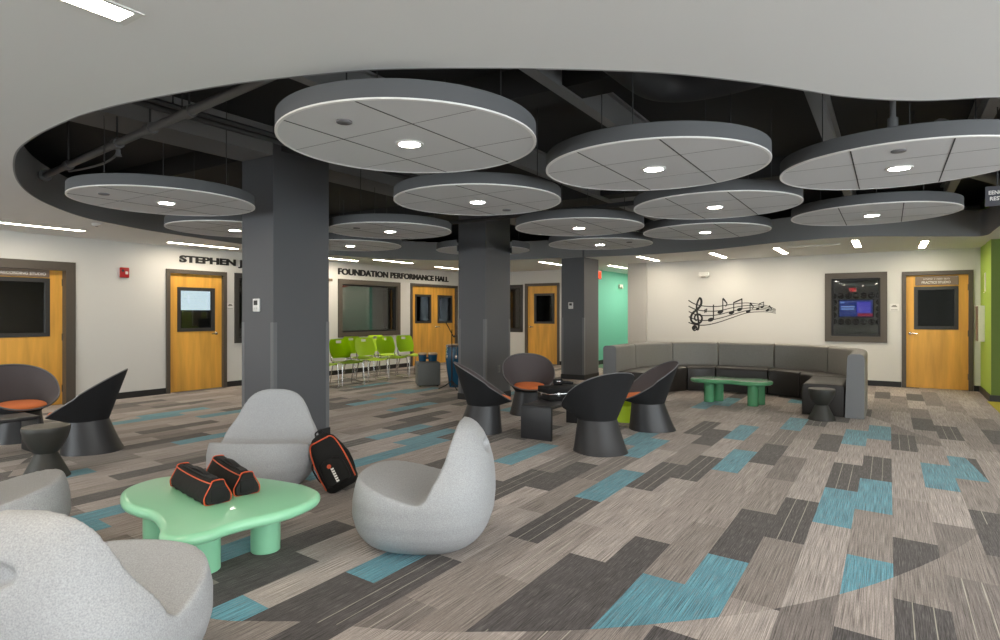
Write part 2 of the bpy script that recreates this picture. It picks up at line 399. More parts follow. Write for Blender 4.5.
wall('wall_reflection_block_back', Matrix.Translation((0, -6, 0)), -3.5, 5, ZT, [], M['wall_grey'])  # partial unseen wall, added to block bright world reflections in the window glass
wall('wall_reflection_block_right', Matrix.Translation((5.0, 0, 0)) @ Matrix.Rotation(-PI/2, 4, 'Z'), -12.3, -6.2, ZT, [], M['wall_grey'])  # also unseen, added to block reflections in the left-hand windows
# baseboards
def baseboard(name, frame, segs, h=.105):
    b = MB()
    for u0, u1 in segs: b.box(u0, u1, -.014, 0, 0, h)
    o = b.build(name, M['base'], smooth=0); o.matrix_world = frame; return struct(o)
baseboard('baseboard_left', LEFT, [(-6, 3.02), (4.34, 5.75), (6.92, 12.23), (14.32, 14.85)])
baseboard('baseboard_back', BACKW, [(-10.73, -8.73), (-7.62, -6.75)])
baseboard('baseboard_music', MUSIC, [(-4.82, .2), (1.3, 1.397)])
b = MB(); b.box(1.372, 1.397, 13.1, 13.93, 0, .105); b.box(1.36, 1.385, 12.445, 13.1, 0, .105); b.box(1.36, 5, 12.455, 12.47, 0, .105)
struct(b.build('baseboard_right', M['base'], smooth=0))
b = MB(); b.box(-6.75, -6.735, BACK, 20.9, 0, .12); struct(b.build('baseboard_corridor', M['base'], smooth=0))

# rooms behind the glass
def room(name, x0, x1, y0, y1, m, open_side):
    b = MB(); t = .05
    b.box(x0, x1, y0, y1, -.04, .0); b.box(x0, x1, y0, y1, 2.6, 2.65)
    if open_side != 'x+': b.box(x1-t, x1, y0, y1, 0, 2.6)
    if open_side != 'x-': b.box(x0, x0+t, y0, y1, 0, 2.6)
    if open_side != 'y-': b.box(x0, x1, y0, y0+t, 0, 2.6)
    if open_side != 'y+': b.box(x0, x1, y1-t, y1, 0, 2.6)
    return struct(b.build(name, m, smooth=0))
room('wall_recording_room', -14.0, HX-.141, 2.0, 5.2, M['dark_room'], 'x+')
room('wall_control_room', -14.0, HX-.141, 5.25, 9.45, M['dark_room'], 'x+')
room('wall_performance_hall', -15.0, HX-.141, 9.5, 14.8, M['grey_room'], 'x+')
room('wall_added_dark_box', -11.7, HX-.141, 12.2, 14.78, M['dark_room'], 'x+')  # dark box added behind the double doors so their panes stay dark
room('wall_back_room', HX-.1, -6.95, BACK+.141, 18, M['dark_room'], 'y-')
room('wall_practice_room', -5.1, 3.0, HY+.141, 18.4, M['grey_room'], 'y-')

# ------------------------------------------------------------------ doors and windows
def frame_mesh(u0, u1, z0, z1, w, proud, depth, sill):
    b = MB()
    b.box(u0, u0+w, -proud, depth, z0, z1); b.box(u1-w, u1, -proud, depth, z0, z1)
    b.box(u0+w, u1-w, -proud, depth, z1-w, z1)
    if sill: b.box(u0+w, u1-w, -proud, depth, z0, z0+w)
    return b
def leaf_mesh(u0, u1, z1, win, y0, t=.045):
    a, c, z0, z2 = win; b = MB()
    b.box(u0, a, y0, y0+t, .008, z1); b.box(c, u1, y0, y0+t, .008, z1); b.box(a, c, y0, y0+t, .008, z0); b.box(a, c, y0, y0+t, z2, z1)
    return b
def lever(u, z, y0, side, parent):
    b = MB(); b.xf(Matrix.Identity(4))
    r = MB(); r.lathe([(.026, 0), (.028, .008), (.018, .02), (.011, .022), (.011, .045)], 20)
    r.xf(Matrix.Rotation(PI/2, 4, 'X'))
    r.tube([(0, -.045, 0), (side*.03, -.05, 0), (side*.12, -.05, -.004)], [.012, .011, .009], 10)
    b.bm.free()
    return tag(r.build('door_handle', M['chrome'], parent, loc=(u, y0, z)), 'chrome lever handle')
def door(name, frame, fu0, fu1, ft, leaves, recess, fw=.07, sign=None, hinge=None, dark_window=True):
    root = empty(name); struct(root); root.matrix_world = frame
    frame_mesh(fu0, fu1, 0, ft, fw, .03, .14, False).build('frame', M['frame'], root, smooth=0)
    for (u0, u1, z1, win, lev, side) in leaves:
        lf = leaf_mesh(u0, u1, z1, win, recess).build('door_leaf', M['wood'], root, smooth=0)
        a, c, z0, z2 = win
        frame_mesh(a-.03, c+.03, z0-.03, z2+.03, .06, .012-0, .05, True).build('window_frame', M['frame_dark'], lf, smooth=0, loc=(0, recess, 0))
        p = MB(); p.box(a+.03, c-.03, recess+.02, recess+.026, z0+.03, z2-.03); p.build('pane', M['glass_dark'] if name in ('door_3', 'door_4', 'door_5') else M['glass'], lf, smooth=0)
        if lev is not None: lever(lev, 1.04, recess, side, lf)
        hu = u0 if (lev or u1) > (u0+u1)/2 else u1
        for hz in (.25, 1.05, 1.9):
            h = MB(); h.lathe([(.009, 0), (.009, .11)], 8); h.build('hinge', M['frame_dark'], lf, loc=(hu, recess-.006, hz-.05))
    return root
d1 = door('door_1', LEFT, 3.02, 4.34, 2.22, [(3.145, 4.208, 2.12, (3.36, 4.01, 1.10, 1.93), 3.24, 1)], .105, fw=.132)
d2 = door('door_2', LEFT, 5.755, 6.915, 2.215, [(5.83, 6.84, 2.145, (6.01, 6.67, 1.12, 1.87), 6.73, -1)], .035)
dd = door('door_3', LEFT, 12.235, 14.315, 2.23, [(12.31, 13.27, 2.16, (12.5, 13.12, 1.18, 1.91), None, 1), (13.28, 14.245, 2.16, (13.47, 14.09, 1.17, 1.91), 13.37, 1)], .035)
d4 = door('door_4', BACKW, -8.725, -7.625, 2.265, [(-8.655, -7.695, 2.19, (-8.42, -7.83, 1.16, 1.95), -8.57, 1)], .035)
d5 = door('door_5', MUSIC, .205, 1.295, 2.22, [(.275, 1.225, 2.145, (.43, 1.05, 1.15, 1.90), .34, 1)], .035)
for lf in [c for c in d1.children if c.name.startswith('door_leaf')]:
    p = MB(); p.box(3.30, 4.03, .078, .105, 1.975, 2.10, .004); p.build('sign_plate', M['plaque'], lf, smooth=0)
    sg = [c for c in lf.children if c.name.startswith('sign_plate')][0]
    text_mesh('lettering', 'RECORDING STUDIO', M['letter_white'], .56, .04, .01, .003, sg, (3.42, .076, 2.005), (PI/2, 0, 0))
for lf in [c for c in d5.children if c.name.startswith('door_leaf')]:
    p = MB(); p.box(.42, 1.08, .012, .035, 1.955, 2.125, .004)
    for cx, cz in ((.44, 1.975), (1.06, 1.975), (.44, 2.105), (1.06, 2.105)): p.lathe([(.009, 0), (.009, .004)], 8, 0, 0) if False else None
    sg = p.build('sign_plate', M['plaque'], lf, smooth=0)
    ln = MB()                        # the upper line is too small in the photo to read: a row of letter strokes
    for q in range(22):
        if q in (8, 10, 16): continue
        x = .55+.0185*q; ln.box(x, x+.004, .007, .012, 2.055, 2.085); ln.box(x, x+.011, .007, .012, 2.055+(.026 if q % 3 else .012), 2.059+(.026 if q % 3 else .012))
    ln.build('lettering', M['letter_white'], sg, smooth=0)
    text_mesh('lettering', 'PRACTICE STUDIO', M['letter_white'], .44, .045, .012, .003, sg, (.52, .01, 1.985), (PI/2, 0, 0))
    for cx in (.445, 1.055):
        for cz in (1.975, 2.105):
            s = MB(); s.lathe([(.009, 0), (.007, .005)], 10); s.xf(Matrix.Rotation(PI/2, 4, 'X')); s.build('screw', M['chrome'], sg, loc=(cx, .012, cz))
def window(name, frame, u0, u1, z0, z1, w, m):
    root = empty(name); struct(root); root.matrix_world = frame
    frame_mesh(u0, u1, z0, z1, w, .035, .15, True).build('window_frame', m, root, smooth=0)
    frame_mesh(u0+w, u1-w, z0+w, z1-w, .04, -.03, .10, True).build('inner_stop', M['base'], root, smooth=0)
    p = MB(); p.box(u0+w+.02, u1-w-.02, .06, .066, z0+w+.02, z1-w-.02); p.build('pane', M['glass'], root, smooth=0); return root
window('window_1', LEFT, 7.085, 9.38, .84, 2.215, .085, M['frame_dark'])
window('window_2', LEFT, 9.72, 11.82, .86, 2.225, .11, M['frame'])
window('window_3', MUSIC, -1.10, -.03, .85, 2.235, .112, M['frame'])
window('window_4', BACKW, -10.2, -8.80, .88, 2.24, .075, M['frame_dark'])

# things seen through the glass
t = thing('lit_window', 'bright blinded window seen through the glass of the door under the STEPHEN lettering', 'window', (-13.94, 8.2, 0))
b = MB(); b.box(0, .02, -.42, .50, 1.50, 2.05); b.build('blind', M['lit_blind'], t, smooth=0)
b = MB()
for z in [1.53+.06*i for i in range(9)]: b.box(.02, .03, -.42, .50, z, z+.004)
b.box(.0, .04, -.46, -.42, 1.46, 2.09); b.box(.0, .04, .50, .54, 1.46, 2.09)
b.build('slats', M['trim_white'], t, smooth=0)
t = thing('stage_curtain', 'pale grey curtain hanging inside the hall behind the wide window', 'curtain', (-13.2, 13.45, 0))
b = MB(); pts = [(.05*math.sin(i*1.3), -.35+.022*i) for i in range(36)]
b.rings([[(x, y, z) for x, y in pts] for z in (.05, 2.5)], False, False, closed=False); b.build('fabric', M['curtain'], t)
b = MB(); b.tube([(0, -.5, 2.52), (0, .6, 2.52)], .02); b.build('rail', M['steel_dark'], t)
for (x, y, lab) in ((-13.2, 11.2, 'added unseen lamp brightening the performance hall behind the wide window'), (-13.4, 13.6, 'farther added unseen lamp brightening the performance hall'), (-12.5, 7.2, 'added unseen lamp brightening the room behind the door under the STEPHEN lettering'), (-12.6, 3.4, 'added unseen lamp brightening the recording studio')):  # unseen lamps added to brighten the rooms behind the glass
    t = thing('added_room_light', lab, 'ceiling light', (x, y, 2.6))
    b = MB(); b.box(-.14, .14, -.5, .5, -.02, 0); b.build('trim', M['trim_white'], t, smooth=0)
    b = MB(); b.box(-.1, .1, -.46, .46, -.024, -.02); b.build('lens', M['added_room_light'], t, smooth=0)
t = thing('wall_screen', 'blue and red screen on the practice room wall behind the square window', 'screen', (-.73, 18.3, 1.55))
b = MB(); b.box(-.40, .40, -.0, .045, -.235, .235, .01); b.build('bezel', M['case_black'], t, smooth=0)
b = MB(); b.box(-.375, .375, -.008, 0, -.21, .21); b.build('display', M['screen_blue'], t, smooth=0)
b = MB(); b.box(.02, .33, -.012, -.008, -.12, .17); b.build('picture_area', M['screen_sky'], t, smooth=0)
b = MB(); b.box(.04, .375, -.012, -.008, -.205, -.13); b.build('red_band', M['screen_red'], t, smooth=0)
b = MB(); b.box(-.34, -.02, -.012, -.008, .03, .06); b.box(-.34, -.04, -.012, -.008, -.03, 0); b.box(-.35, -.26, -.012, -.008, .14, .175); b.build('text_bars', M['screen_pale'], t, smooth=0)
proto = None
spots = [(-1.242+.172*i, z) for z in (1.205, 1.885) for i in range(7)] + [(x, z) for x in (-1.242, -.21) for z in (1.375, 1.545, 1.715)]
for i, (x, z) in enumerate(spots):
    if proto is None:
        proto = thing('sound_diffuser', 'round black sound diffuser ringing the wall screen in the practice room', 'sound panel', (x, 18.33, z), 0, 'round diffusers around the screen')
        b = MB(); b.lathe([(.08, 0), (.08, .03), (.064, .045), (.035, .03), (.026, .036), (.0005, .038)], 24); b.xf(Matrix.Rotation(PI/2, 4, 'X')); b.build('ring', M['case_black'], proto)
    else: dup(proto, (x, 18.33, z), 0, proto['label'], proto['group'])
t = thing('added_room_light', 'added unseen lamp brightening the practice room behind the square window', 'ceiling light', (-.9, 16.0, 2.6))  # unseen lamp added as ambient light for the practice room
b = MB(); b.box(-.6, .6, -.14, .14, -.02, 0); b.build('trim', M['trim_white'], t, smooth=0)
b = MB(); b.box(-.56, .56, -.1, .1, -.024, -.02); b.build('lens', M['added_room_light'], t, smooth=0)
t = thing('exit_sign', 'red exit sign hanging behind the viewer, mirrored in the square window', 'sign', (-1.35, -2.7, 2.44))
b = MB(); b.box(-.16, .16, -.015, .015, -.1, .1, .005); b.build('housing', M['trim_white'], t, smooth=0)
b = MB(); b.tube([(0, 0, .1), (0, 0, .178)], .01, 8); b.build('stem', M['trim_white'], t)
text_mesh('lettering', 'EXIT', M['exit_red'], .26, .14, .02, .003, t, (.13, .018, -.07), (PI/2, 0, PI))

# ------------------------------------------------------------------ wall lettering and fittings
t = text_mesh('wall_lettering', 'STEPHEN J', M['letter_black'], 1.25, .165, .034, .012); t.matrix_world = LEFT @ Matrix.Translation((6.0, -.012, 2.31)) @ Matrix.Rotation(PI/2, 4, 'X')
tag(t, 'black raised letters STEPHEN J above a wooden door', 'lettering')
t = text_mesh('wall_lettering', 'FOUNDATION PERFORMANCE HALL', M['letter_black'], 4.16, .15, .032, .012); t.matrix_world = LEFT @ Matrix.Translation((9.72, -.012, 2.325)) @ Matrix.Rotation(PI/2, 4, 'X')
tag(t, 'black raised letters FOUNDATION PERFORMANCE HALL over the wide window', 'lettering')
def fit(name, frame, u, z, y=0): 
    o = empty(name); o.matrix_world = frame @ Matrix.Translation((u, y, z)); return o
t = tag(fit('fire_alarm', LEFT, 5.06, 2.105), 'red fire alarm strobe on the white wall between two wooden doors', 'fire alarm')
b = MB(); b.box(-.07, .07, -.045, 0, -.085, .085, .012); b.build('housing', M['red'], t)
b = MB(); b.box(-.0, .045, -.06, -.045, -.03, .02, .008); b.build('strobe', M['white_plastic'], t)
b = MB(); b.lathe([(.022, 0), (.022, .006)], 16); b.xf(Matrix.Rotation(PI/2, 4, 'X')); b.build('horn', M['frame_dark'], t, loc=(-.035, -.045, .03))
def plaque(frame, u, z, label, w=.15, h=.13):
    t = tag(fit('room_plaque', frame, u, z), label, 'plaque')
    b = MB(); b.box(-w/2, w/2, -.012, 0, -h/2, h/2, .003); b.build('plate', M['white_plastic'], t, smooth=0)
    b = MB(); b.box(-w*.3, w*.3, -.015, -.012, .008, .022); b.box(-w*.2, w*.2, -.015, -.012, .028, .042); b.box(-w*.36, w*.36, -.015, -.012, -h*.4, -h*.34); b.build('marking', M['frame'], t, smooth=0)
plaque(LEFT, 6.99, 1.56, 'small pale room plaque beside the door under the STEPHEN lettering')
plaque(MUSIC, .085, 1.54, 'small pale room plaque between the square window and the practice studio door')
t = tag(fit('emergency_light', MUSIC, -3.51, 2.30), 'white emergency light high on the wall above the music notes', 'emergency light')
b = MB(); b.box(-.11, .11, -.06, 0, -.05, .05, .012); b.build('housing', M['white_plastic'], t)
for s in (-1, 1):
    b = MB(); b.lathe([(.022, 0), (.03, .03), (.03, .04)], 16); b.xf(Matrix.Rotation(PI*.62, 4, 'X')); b.build('lamp_head', M['white_plastic'], t, loc=(s*.075, -.055, -.03))
b = MB(); b.box(-.09, .09, -.052, -.012, -.062, -.05); b.build('base_strip', M['plaque'], t, smooth=0)
t = thing('emergency_light', 'small white emergency light on the teal corridor wall', 'emergency light', (-6.75, 17.05, 2.22))
b = MB(); b.box(0, .06, -.12, .12, -.06, .06, .012); b.build('housing', M['white_plastic'], t)
b = MB(); b.box(.06, .09, -.06, .06, -.07, .0, .01); b.build('lamp_head', M['white_plastic'], t)
t = thing('exit_sign', 'red lit sign at the corridor mouth behind the far column', 'sign', (-6.2, 14.2, 2.40))
b = MB(); b.box(-.02, .02, -.17, .17, -.11, .11, .006); b.build('housing', M['red'], t)
b = MB(); b.box(.02, .023, -.13, .13, -.08, .08); b.box(-.023, -.02, -.13, .13, -.08, .08); b.build('face', emat('sign_glow', (1, .12, .05), .7), t, smooth=0)
b = MB(); b.tube([(0, 0, .11), (0, 0, .22)], .012, 8); b.build('stem', M['white_plastic'], t)
t = thing('wall_cabinet', 'narrow pale wall cabinet with a dark front on the lime green wall', 'cabinet', (1.397, 13.5, 0))
b = MB(); b.box(-.09, 0, -.16, .18, .93, 1.56, .006); b.build('box', M['white_plastic'], t, smooth=0)
b = MB(); b.box(-.10, -.09, -.15, .17, .94, 1.55); b.build('front_panel', M['plaque'], t, smooth=0)
t = thing('wall_strip', 'thin white vertical strip on the lime green wall above the cabinet', 'fitting', (1.397, 13.2, 0))
b = MB(); b.box(-.02, 0, -.03, .03, 1.80, 2.12, .004); b.build('body', M['white_plastic'], t, smooth=0)
b = MB(); b.lathe([(.012, 0), (.006, .01)], 12); b.xf(Matrix.Rotation(-PI/2, 4, 'Y')); b.build('cap', M['chrome'], t, loc=(-.02, 0, 1.78))
# small sconce between lettering and column
t = tag(fit('wall_sconce', LEFT, 9.36, 2.18), 'small tan wall fitting left of the FOUNDATION lettering', 'fitting')
b = MB(); b.box(-.1, .1, -.12, 0, -.03, .03, .01); b.build('body', M['plaque'], t)
b = MB(); b.box(-.08, .08, -.10, -.01, -.036, -.03); b.build('cover', M['white_plastic'], t, smooth=0)

# music notes decal: raised black vinyl on the wall, local X right, Z up
def decal():
    root = tag(fit('music_decal', MUSIC, 0, 0, -.002), 'black music staff with treble clef and notes on the white wall', 'wall art')
    X0, SC, ZB = -3.868, 1.84/832, 1.726                # zoom pixels -> metres
    def P(px, py): return (X0+(px-78)*SC, 0, ZB-(py-90)*SC*1.075)
    yy = Matrix.Identity(4)
    tops = [[(80,92),(150,130),(250,150),(380,152),(520,132),(650,122),(760,135),(850,155),(912,182)],
            [(82,148),(160,182),(260,196),(380,194),(520,165),(650,146),(760,152),(850,168),(912,190)],
            [(84,200),(160,230),(260,240),(380,230),(520,196),(650,170),(760,168),(850,180),(912,198)],
            [(84,250),(160,278),(260,285),(380,266),(520,228),(650,192),(760,184),(850,192),(912,208)],
            [(82,305),(160,328),(260,328),(380,302),(520,255),(650,214),(760,204),(850,206),(912,218)]]
    b = MB()
    for tp in tops:
        c = catmull([P(*p) for p in tp], 5, False); n = len(c)
        b.tube(c, [.0050*(1-.6*i/n) for i in range(n)], 8, flat=2.4)
    b.build('staff_lines', M['letter_black'], root)
    clef = [(165,370),(140,383),(122,360),(135,338),(160,345),(168,372),(180,370),(186,330),(176,250),(166,190),(165,140),(185,85),(200,72),(212,100),(205,140),(170,180),(125,215),(105,260),(120,300),(165,318),(205,300),(218,262),(200,232),(165,228),(145,250),(150,280),(170,285)]
    c = catmull([P(*p) for p in clef], 5, False)
    b = MB(); n = len(c); b.tube(c, [.0045+.0055*math.sin(PI*i/n)**.5*(1 if 60 < i else .7) for i in range(n)], 8, flat=2.5)
    d = MB(); b.bm.verts.ensure_lookup_table()
    e = [(P(140, 357)[0]+.036*math.cos(a), -.004, P(140, 357)[2]+.04*math.sin(a)) for a in [2*PI*i/20 for i in range(20)]]
    b.rings([e, [(x, -.001, z) for x, y, z in e]]); d.bm.free()
    b.build('treble_clef', M['letter_black'], root)
    def note(b, hx, hy, s, top, flag=None):
        c = P(hx, hy); a0 = .35
        e = []
        for i in range(18):
            a = 2*PI*i/18; x, z = s*1.35*math.cos(a), s*.85*math.sin(a)
            e.append((c[0]+x*math.cos(a0)-z*math.sin(a0), -.005, c[2]+x*math.sin(a0)+z*math.cos(a0)))
        b.rings([e, [(x, -.0005, z) for x, y, z in e]])
        sx = c[0]+s*1.2
        if top is not None:
            zt = P(0, top)[2]; b.tube([(sx, -.002, c[2]), (sx, -.002, zt)], s*.27, 6)
            if flag: b.tube(catmull([(sx, -.002, zt), (sx+s*1.2, -.002, zt-s*1.4), (sx+s*1.9, -.002, zt-s*2.6), (sx+s*1.3, -.002, zt-s*4)], 4, False), [s*.16*(1-i/16) + .001 for i in range(13)], 8, flat=2.5)
        return sx
    specs = [[(305, 278, .05, 135, False)], [(398, 205, .046, 78, True)], [(505, 212, .042, 112, False), (582, 182, .042, 80, False)],
             [(662, 200, .034, 122, True)], [(748, 178, .026, 128, False), (790, 160, .026, 112, False)], [(838, 190, .026, 148, True)]]
    for sp in specs:
        b = MB(); sx = [note(b, *q) for q in sp]
        if len(sp) == 2:
            s = sp[0][2]; za, zb = P(0, sp[0][3])[2], P(0, sp[1][3])[2]
            b.rings([[(sx[0], y, za), (sx[0], y, za-s*.75), (sx[1], y, zb-s*.75), (sx[1], y, zb)] for y in (-.006, -.0005)])
        b.build('note', M['letter_black'], root)
    b = MB()
    for (ax, ay), (bx, by) in (((250, 175), (246, 215)), ((264, 172), (260, 210)), ((240, 190), (272, 180)), ((240, 207), (272, 197))):
        b.tube([P(ax, ay), P(bx, by)], .009, 6)
    b.build('sharp_sign', M['letter_black'], root)
decal()

# ------------------------------------------------------------------ columns
for i, y0 in enumerate((4.05, 8.03, 11.77)):
    root = empty('column', (-5.73, y0, 0)); struct(root)
    b = MB(); b.box(-.27, .27, 0, .75, 0, ZT); b.build('shaft', M['column'], root, smooth=0)
    b = MB(); b.box(-.282, .282, -.012, .762, 0, .105); b.build('baseboard', M['base'], root, smooth=0)
    for sx, sy in ((-1, 0), (1, 0), (1, 1)):
        b = MB(); yy = 0 if sy == 0 else .75; d = 1 if sy == 0 else -1
        b.box(sx*.27-(.045 if sx > 0 else .003), sx*.27+(.003 if sx > 0 else .045), min(yy-.003*d, yy), max(yy-.003*d, yy), .11, 1.33)
        x = sx*.27; b.box(min(x, x+.003*sx), max(x, x+.003*sx), min(yy, yy+.045*d), max(yy, yy+.045*d), .11, 1.33)
        b.build('corner_guard', M['guard'], root, smooth=0)
def thermostat(loc, label):
    t = thing('thermostat', label, 'thermostat', loc)
    b = MB(); b.box(-.055, .055, -.022, 0, -.07, .07, .008); b.build('housing', M['white_plastic'], t)
    b = MB(); b.box(-.032, .032, -.025, -.022, .0, .05); b.build('display', M['frame_dark'], t, smooth=0)
    b = MB()
    for s in (-.02, .02): b.box(s-.011, s+.011, -.026, -.022, -.045, -.025, .003)
    b.build('button', M['trim_white'], t)
thermostat((-5.73, 4.05, 1.515), 'white thermostat on the dark column behind the two tool bags')
thermostat((-5.77, 11.77, 1.59), 'white thermostat on the far column left of the teal wall')
t = thing('wall_outlet', 'grey outlet plate low on the middle column behind the orange seated chair', 'outlet', (-5.46, 8.42, .50))
b = MB(); b.box(0, .008, -.04, .04, -.06, .06, .003); b.build('plate', M['guard'], t)
b = MB()
for z in (-.025, .025): b.box(.008, .011, -.02, .02, z-.016, z+.016, .004)
b.build('socket', M['rim_grey'], t)

# ------------------------------------------------------------------ ceiling with the free-form opening
OPEN = [(-5.56,1.85),(-4.92,1.73),(-4.28,1.69),(-3.91,1.70),(-3.52,1.75),(-2.86,1.89),(-2.29,2.08),(-2.01,2.21),(-1.59,2.47),(-1.2,2.75),(-.92,2.98),(-.62,3.3),
        (-.41,3.56),(-.19,3.84),(.14,4.12),(.52,4.3),(.9,4.6),(1.15,5.3),(1.25,6.6),(1.27,8.5),(1.26,10.9),(1.23,11.8),(.9,11.72),(.32,11.35),(-.2,11.0),(-.76,10.9),(-1.5,11.05),(-2.24,11.4),
        (-3.0,11.75),(-3.86,11.9),(-4.54,11.88),(-5.98,11.70),(-7.11,11.45),(-8.23,10.9),(-8.9,10.2),(-9.4,9.3),(-9.6,8.48),(-9.6,7.3),(-9.38,6.3),(-9.03,4.8),(-8.78,4.15),(-8.45,3.55),(-7.89,3.0),(-7.26,2.55),(-6.49,2.17)]
hole = catmull([(x, y, 0) for x, y in OPEN], 5)
bm = bmesh.new()
outer = [bm.verts.new(p) for p in ((HX-.02, -6, CEIL), (5, -6, CEIL), (5, 12.49, CEIL), (1.55, 12.49, CEIL), (1.55, HY+.05, CEIL), (-5.2, HY+.05, CEIL), (-5.2, 21.05, CEIL), (-6.85, 21.05, CEIL), (-6.85, BACK+.05, CEIL), (HX-.02, BACK+.05, CEIL))]
inner = [bm.verts.new((p[0], p[1], CEIL)) for p in hole]
es = [bm.edges.new((a, b_)) for lst in (outer, inner) for a, b_ in zip(lst, lst[1:]+lst[:1])]
bmesh.ops.triangle_fill(bm, use_beauty=True, use_dissolve=False, edges=es)
# drop any triangles that filled the hole
def inside(x, y, poly):
    c = False; j = len(poly)-1
    for i in range(len(poly)):
        if (poly[i][1] > y) != (poly[j][1] > y) and x < (poly[j][0]-poly[i][0])*(y-poly[i][1])/(poly[j][1]-poly[i][1])+poly[i][0]: c = not c
        j = i
    return c
bad = [f for f in bm.faces if inside(*f.calc_center_median()[:2], hole)]
bmesh.ops.delete(bm, geom=bad, context='FACES')
bmesh.ops.recalc_face_normals(bm, faces=bm.faces)
me = bpy.data.meshes.new('ceiling'); bm.to_mesh(me); bm.free(); me.materials.append(M['ceil']); struct(link('ceiling', me))
b = MB(); n = len(hole)
ce = [sum(p[0] for p in hole)/n, sum(p[1] for p in hole)/n]
def off(p, d):
    v = Vector((p[0]-ce[0], p[1]-ce[1], 0)).normalized(); return (p[0]+v.x*d, p[1]+v.y*d)
ri = [(p[0], p[1]) for p in hole]; ro = [off(p, .012) for p in hole]
ring = lambda r, z: [(x, y, z) for x, y in r]
b.rings([ring(ri, CEIL-.001), ring(ri, 3.02), ring(ro, 3.02), ring(ro, CEIL-.001), ring(ri, CEIL-.001)], False, False)
struct(b.build('trim_1', M['soffit']))
b = MB(); b.box(HX-.14, 5, -6, 21.14, 3.40, 3.46); struct(b.build('ceiling_slab', M['plenum'], smooth=0))
b = MB(); b.box(4.95, 5.0, -6, 12.49, 2.63, 3.4); b.box(HX, 5, -6, -5.95, 2.63, 3.4); struct(b.build('wall_plenum_light_block', M['plenum'], smooth=0))  # unseen panels added to keep world light from leaking into the plenum

# plenum: beams, pipes, duct
b = MB(); b.box(-5.99, -5.47, .2, 12.3, 3.10, 3.40); struct(b.build('beam', M['beam'], smooth=0))
for x in (-3.6, -2.12, -.5, .72):
    b = MB(); b.box(x-.05, x+.05, 2.2, 11.6, 3.13, 3.15); b.box(x-.01, x+.01, 2.2, 11.6, 3.15, 3.38); b.box(x-.05, x+.05, 2.2, 11.6, 3.38, 3.40)
    struct(b.build('beam', M['beam'], smooth=0))
for y in (4.15, 8.3):
    b = MB(); b.box(-9.5, 1.2, y, y+.3, 3.16, 3.40); struct(b.build('beam', M['plenum'], smooth=0))
t = thing('sprinkler_pipe', 'long grey sprinkler pipe crossing the dark ceiling recess at the left', 'pipe')
b = MB(); b.tube([(-2.4, 2.25, 2.87), (-7.42, 2.72, 2.87)], .032, 14); b.build('pipe', M['pipe'], t)
for f in (.36, .49, .62, .86):
    x, y = -2.4-5.02*f, 2.25+.47*f
    b = MB(); b.tube([(x+.045, y-.004, 2.87), (x-.045, y+.004, 2.87)], .045, 14); b.build('coupling', M['pipe'], t)
    b = MB(); b.tube([(x, y, 2.89), (x, y, 3.4)], .008, 8); b.build('hanger_rod', M['steel_dark'], t)
b = MB(); b.tube([(-7.40, 2.718, 2.87), (-7.46, 2.724, 2.87)], .06, 12); b.build('end_cap', M['pipe'], t)
t = thing('sprinkler_branch', 'thin conduit dropping from the grey sprinkler pipe in the ceiling recess', 'pipe')
b = MB(); b.tube(catmull([(-5.62, 2.60, 2.85), (-5.85, 2.68, 2.84), (-6.2, 2.74, 2.835), (-6.6, 2.75, 2.84), (-6.9, 2.735, 2.85)], 6, False), .011, 8); b.build('conduit', M['pipe'], t)
b = MB(); b.lathe([(.03, 0), (.018, .03), (.018, .06)], 12); b.build('sprinkler_head', M['pipe'], t, loc=(-5.62, 2.60, 2.79))
for x, r, nm in ((-4.75, .028, 'thin dark conduit along the ceiling recess beside the long grey beam'), (-4.62, .02, 'thinner of two dark conduits beside the long grey beam')):
    t = thing('conduit', nm, 'pipe'); b = MB(); b.tube([(x, 2.0, 3.02), (x, 8.9, 3.02)], r, 10); b.build('tube', M['steel_dark'], t)
    b = MB()
    for y in (2.6, 4.6, 6.6, 8.4): b.tube([(x, y, 3.02), (x, y, 3.4)], .006, 6)
    b.build('hanger_rod', M['steel_dark'], t)
t = thing('air_duct', 'dark round air duct bending above the white ceiling discs', 'duct')
b = MB(); b.tube(catmull([(-1.55, 3.0, 3.12), (-1.5, 3.7, 3.12), (-1.42, 4.35, 3.12), (-1.0, 4.5, 3.12), (-.2, 4.3, 3.12), (.6, 4.45, 3.12)], 8, False), .13, 18); b.build('tube', M['steel_dark'], t)
for p in ((-1.52, 3.4), (-.4, 4.32)):
    b = MB(); b.tube([(p[0], p[1], 2.98), (p[0]+.001, p[1], 3.4)], .01, 8); b.build('hanger_strap', M['steel_dark'], t)
t = thing('conduit', 'dark pipe crossing the ceiling recess over the farther discs', 'pipe')
b = MB(); b.tube([(-9.2, 7.4, 2.80), (1.0, 7.1, 2.80)], .03, 10); b.build('tube', M['steel_dark'], t)
b = MB()
b.bm.free()
for x in (-8, -5, -2.6, .2):
    b = MB(); b.tube([(x, 7.4-(x+9.2)*.0294, 2.80), (x, 7.4-(x+9.2)*.0294, 3.4)], .007, 6); b.build('hanger_rod', M['steel_dark'], t)
t = thing('sprinkler_drop', 'upright pipe drop above the ceiling disc at the right', 'pipe', (.02, 4.62, 0))
b = MB(); b.tube([(0, 0, 2.545), (0, 0, 3.4)], .018, 10); b.build('drop', M['pipe'], t)
b = MB(); b.lathe([(.03, 2.62), (.03, 2.68)], 12); b.build('fitting', M['pipe'], t)
